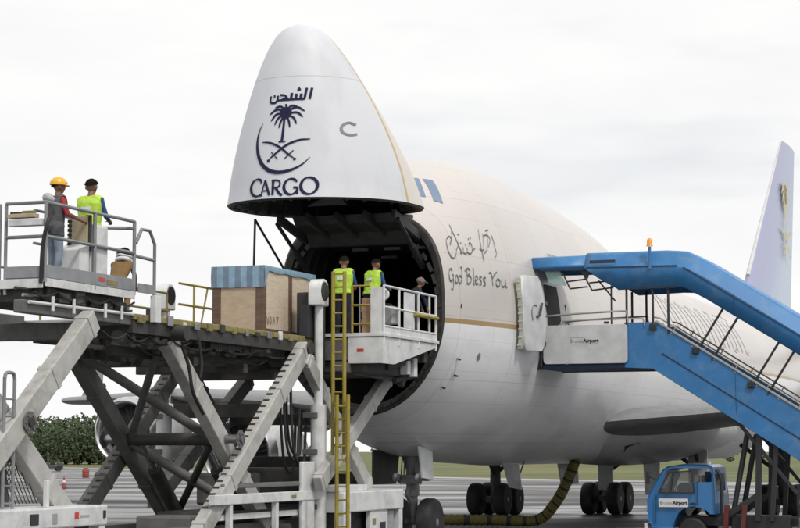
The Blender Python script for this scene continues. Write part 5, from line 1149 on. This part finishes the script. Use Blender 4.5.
    if vest:
        lo = -.16 if long_vest else -.03
        vo = shell('vest', lambda i: (tags[tg[i]] in ('torso',) or (tags[tg[i]] == 'leg' and loc_[i].z > lo) or (tags[tg[i]] == 'sleeve' and abs(loc_[i].y) < .205 and loc_[i].z > .36)) and loc_[i].z > lo and loc_[i].z < .53, .018, vest, .003)
        if vest == 'vest_lime':
            mb = MB(); R_ = []
            for y in (-.085, -.04, 0, .04, .085): R_.append([tuple(up(-.158 + .012 * abs(y) / .085, y, z)) for z in (.27, .335)])
            mb.add([p for r in R_ for p in r], [(2 * i, 2 * i + 1, 2 * i + 3, 2 * i + 2) for i in range(4)]); so = build('back_print', mb, 'cloth_white', vo, smooth=False); so.modifiers.new('Solidify', 'SOLIDIFY').thickness = .012
    def cap(nm, m, r, z0, sy=1.0, front=-.2, arc_=100, back=0.0):
        mb = MB(); rings = []
        for i in range(9):
            ph = R(90 - arc_ * i / 8); rings.append([tuple(hp(-.012 + r * 1.08 * math.cos(ph) * math.cos(2 * math.pi * j / 22), r * .95 * math.cos(ph) * math.sin(2 * math.pi * j / 22), z0 + r * math.sin(ph) * sy + (.045 * max(0, math.cos(2 * math.pi * j / 22)) if i > 6 else 0) - (back * max(0, -math.cos(2 * math.pi * j / 22)) * (i / 8) ** 2))) for j in range(22)])
        mb.loft(rings, cap0=True, cap1=True); return build(nm, mb, m, root, angle=60)
    if hat == 'helmet':
        h = cap('hard_hat', 'helmet_yellow', .135, .158, .98)
        mb = MB(); mb.prism([(.16 * math.cos(R(a)) * 1.05, .135 * math.sin(R(a))) for a in range(0, 360, 18)], lambda a, b: tuple(hp(a + .01, b, .143)), lambda a, b: tuple(hp(a + .01, b, .152))); build('hat_brim', mb, 'helmet_yellow', h)
        mb = MB(); mb.prism([(-.02, .135), (-.02, .29), (.03, .285), (.03, .14)], lambda a, b: tuple(hp(a - .015, -.012, b)), lambda a, b: tuple(hp(a - .015, .012, b))); build('hat_ridge', mb, 'helmet_yellow', h)
        cap('hair', 'hair_black', .110, .138, 1.0, arc_=86, back=.06)
    elif hat == 'striped':
        h = cap('head_wrap', 'hair_black', .145, .13, 1.1)
        for z, r in ((.07, .143), (.15, .145)):
            mb = MB(); pts = [tuple(hp(-.012 + r * 1.08 * math.cos(a), r * .98 * math.sin(a), z + .012 * math.sin(3 * a))) for a in [2 * math.pi * j / 24 for j in range(24)]]; mb.path(pts, .02, 8, closed=True); build('white_stripe', mb, 'cloth_white', h)
        mb = MB(); pts = [tuple(hp(-.03 + .11 * math.cos(a), .12 * math.sin(a), -.0)) for a in [2 * math.pi * j / 24 for j in range(24)]]; mb.path(pts, .045, 8, closed=True); build('neck_scarf', mb, 'cloth_white', h)
    elif hat == 'grey_cap':
        h = cap('cap', 'cloth_grey', .108, .13, 1.0)
        mb = MB(); mb.prism([(.05, -.075), (.17, -.05), (.185, 0), (.17, .05), (.05, .075)], lambda a, b: tuple(hp(a, b, .145)), lambda a, b: tuple(hp(a, b, .157))); build('cap_peak', mb, 'cloth_grey', h)
    else: cap('hair', 'hair_black', .113, .148, 1.0, arc_=84, back=.05)
    mb = MB()
    for s in (-1, 1): mb.lathe([(-.009, .0), (-.006, .008), (0, .010), (.006, .008), (.009, .0)], hp(.098, s * .032, .115), 'x', 10)
    build('eyes', mb, 'hair_black', root)
    if bag:
        mb = MB(); mb.path(smooth_pts([tuple(up(-.02, .2, .50)), tuple(up(-.13, .12, .50)), tuple(up(-.16, -.02, .46)), tuple(up(-.12, -.14, .42))], 6), [.03 + .055 * math.sin(math.pi * i / 18) for i in range(19)], 10); build('rolled_jacket', mb, 'cloth_pale', root)
    root.scale = (k * 1.04, k * 1.08, k)
    return root
def on_loader(t, p, z): v = ac_world(XO - t, -p); v.z = z; return v
AX = math.pi / 2 - ALPHA
reach = (((.10, .04, -.26), (.30, -.02, -.30)), ((.10, -.05, -.26), (.30, .02, -.30)))
person('person', 'person in yellow hard hat and grey vest over red shirt on the operator platform', on_loader(15.2, .45, oz), AX - .55, 1.80, lean=.10, head=(.08, -.2), arms=(((-.02, .08, -.27), (.14, .06, -.40)), ((.06, -.08, -.26), (.33, -.02, -.33))), legs_m='cloth_greyblue', shirt='cloth_red', vest='vest_grey', hat='helmet', bag=True, long_vest=True)
person('person', 'bareheaded person in lime vest at the white operator console', on_loader(13.62, .24, oz + .09), AX - .05, 1.92, lean=.05, head=(.1, .1), arms=reach, legs_m='cloth_navy', shirt='cloth_blue', vest='vest_lime')
person('person', 'hunched person with black and white striped head wrap and brown clothes behind console', on_loader(11.6, -.25, DZ + .04), AX + .2, 1.66, lean=.75, knee=.55, head=(.35, 0), arms=(((.14, .03, -.22), (.30, 0, -.40)), ((.14, -.03, -.22), (.30, 0, -.40))), legs_m='cloth_brown', shirt='cloth_brown', hat='striped')
person('person', 'person in lime vest standing on the bridge just behind the yellow ladder', on_loader(3.87, 1.2, bz), AX + .05, 1.78, lean=.08, head=(.25, 0), arms=reach, legs_m='cloth_navy', shirt='cloth_blue', vest='vest_lime')
person('person', 'person in lime vest leaning at the bridge controls beside the white panel', on_loader(3.6, 1.78, bz), AX - .35, 1.74, lean=.2, head=(.3, -.15), arms=reach, legs_m='cloth_navy', shirt='cloth_blue', vest='vest_lime')
person('person', 'stooping person in dark navy clothes and grey cap behind the white bridge rail', on_loader(1.5, 1.95, bz), AX - .9, 1.62, lean=.55, knee=.3, head=(.3, 0), arms=(((.12, .05, -.24), (.2, .03, -.46)), ((.12, -.05, -.24), (.2, -.03, -.46))), legs_m='cloth_navy', shirt='cloth_navy', hat='grey_cap')

# ---------------------------------------------------------------- air hose
hp_ = smooth_pts([(-4.2, 66.6, .24), (-2, 65.6, .24), (.8, 64.6, .24), (3.0, 64.2, .24), (4.4, 63.9, .25), (4.95, 63.6, .75), (5.3, 63.3, 1.4), (5.62, 63.1, 2.2)], 22)
mb = MB(); mb.path(hp_, [.155 if i % 2 else .185 for i in range(len(hp_))], 14)
mb.mi = [(1 if ((i // 14) // 2) % 4 == 0 else 0) for i in range(len(mb.f))]
hose = build('air_hose', mb, ['hose_yellow', 'hose_dark'], None, angle=60); tag(hose, 'ribbed yellow-black air hose lying on the apron and rising to the belly', 'hose')

# ---------------------------------------------------------------- things on the far apron
def cone(name, label, x, y, h):
    t = thing(name, label, 'cone', (x, y, .01)); mb = MB(); mb.lathe([(0.03, h * .22), (h * .97, h * .05), (h, h * .045), (h, .01)], (0, 0, 0), 'z', 18); build('cone_body', mb, 'cone_red', t)
    mb = MB(); mb.box((-h * .27, -h * .27, 0), (h * .27, h * .27, .04)); build('cone_base', mb, 'rubber', t, bevel=.01, smooth=False)
    mb = MB(); mb.lathe([(h * .5, h * .145), (h * .7, h * .105)], (0, 0, .003), 'z', 18); mb.f = [f for f in mb.f if len(f) == 4]; mb.mi = mb.mi[:len(mb.f)]; build('white_band', mb, 'sign_white', t)
cone('traffic_cone', 'small red cone on the apron beyond the rear scissor legs', -21.9, 129, .75)
t = thing('marker_drum', 'squat red drum on the apron below the outboard engine', 'drum', (-28.6, 180, .01)); mb = MB(); mb.lathe([(0, .28), (.05, .31), (.25, .30), (.27, .33), (.5, .30), (.52, .33), (.76, .30), (.8, .28), (.8, .01)], (0, 0, 0), 'z', 20); build('drum_body', mb, 'cone_red', t); mb = MB(); mb.lathe([(.8, .22), (.85, .2), (.85, .01)], (0, 0, .002), 'z', 20); build('drum_lid', mb, 'rubber', t)
t = thing('tow_tractor', 'small dark tow tractor parked at the grass edge', 'tractor', (-41, 232, .01), .3)
mb = MB(); mb.prism([(-1.4, .35), (-1.4, 1.0), (-.3, 1.05), (-.1, .75), (.7, .75), (.8, 1.05), (1.4, .95), (1.4, .35)], lambda a, b: (a, -.7, b), lambda a, b: (a, .7, b)); build('tractor_body', mb, 'gear_dark', t, bevel=.05, smooth=False)
mb = MB(); mb.box((.0, -.5, .76), (.5, .5, 1.3)); build('seat', mb, 'rubber', t, bevel=.05, smooth=False)
for x in (-.9, .9):
    for y in (-.7, .7): mb = MB(); mb.lathe([(-.12, .05), (-.12, .34), (.12, .34), (.12, .05)], (x, y, .35), 'y', 16); build('wheel', mb, 'rubber', t)
mb = MB(); mb.path([(-.3, -.6, 1.0), (-.3, -.6, 1.9), (-.3, .6, 1.9), (-.3, .6, 1.0)], .04, 8); build('roll_bar', mb, 'gear_dark', t)

# ---------------------------------------------------------------- far trees: a mass along the field edge
def leaf_mat(name, a, b):
    m = bpy.data.materials.new(name); m.use_nodes = True; nt = m.node_tree; bs = nt.nodes['Principled BSDF']; bs.inputs['Roughness'].default_value = .8
    oi = nt.nodes.new('ShaderNodeNewGeometry'); r = nt.nodes.new('ShaderNodeValToRGB'); r.color_ramp.elements[0].color = a + (1,); r.color_ramp.elements[1].color = b + (1,)
    nt.links.new(oi.outputs['Random Per Island'], r.inputs['Fac']); nt.links.new(r.outputs['Color'], bs.inputs['Base Color']); MATS[name] = m
leaf_mat('far_leaves', (.035, .055, .024), (.062, .085, .036))
def far_wood(name, label, x0, y0, x1, y1, n, h0, h1, leaves, rs):
    rn = random.Random(rs); mb = MB()
    for i in range(n):
        f = (i + rn.random()) / n; x = x0 + (x1 - x0) * f; y = y0 + (y1 - y0) * f + rn.uniform(-9, 9); h = rn.uniform(h0, h1); w = h * rn.uniform(.35, .6)
        mb.cur = 1; mb.tube((x, y, 0), (x + rn.uniform(-.3, .3), y, h * .7), .16, 5, .06); mb.cur = 0
        for q in range(leaves):
            a = rn.uniform(0, 6.28); rr = rn.random() ** .5; zz = rn.uniform(-1, 1); cx = x + w * rr * math.cos(a) * math.sqrt(max(0, 1 - zz * zz * .8)); cy = y + w * rr * math.sin(a); cz = h * .5 + h * .5 * zz * (1 - .2 * rr)
            s = rn.uniform(.16, .42); u = Vector((rn.gauss(0, 1), rn.gauss(0, 1), rn.gauss(0, 1))).normalized(); v = u.orthogonal().normalized() * s * rn.uniform(.5, 1); u = u * s; c = Vector((cx, cy, cz))
            mb.add([c - u, c - v * .8, c + u, c + v], [(0, 1, 2, 3)])
    o = build(name, mb, ['far_leaves', 'bark'], None, smooth=False); tag(o, label, 'trees', kind='stuff')
far_wood('far_trees', 'dense green trees beyond the grass at the far left', -112, 345, -36, 340, 80, 3.6, 9.4, 600, 1)
far_wood('far_scrub', 'low dark scrub line along the far side of the field', -30, 420, 230, 380, 60, 3.0, 4.4, 160, 2)
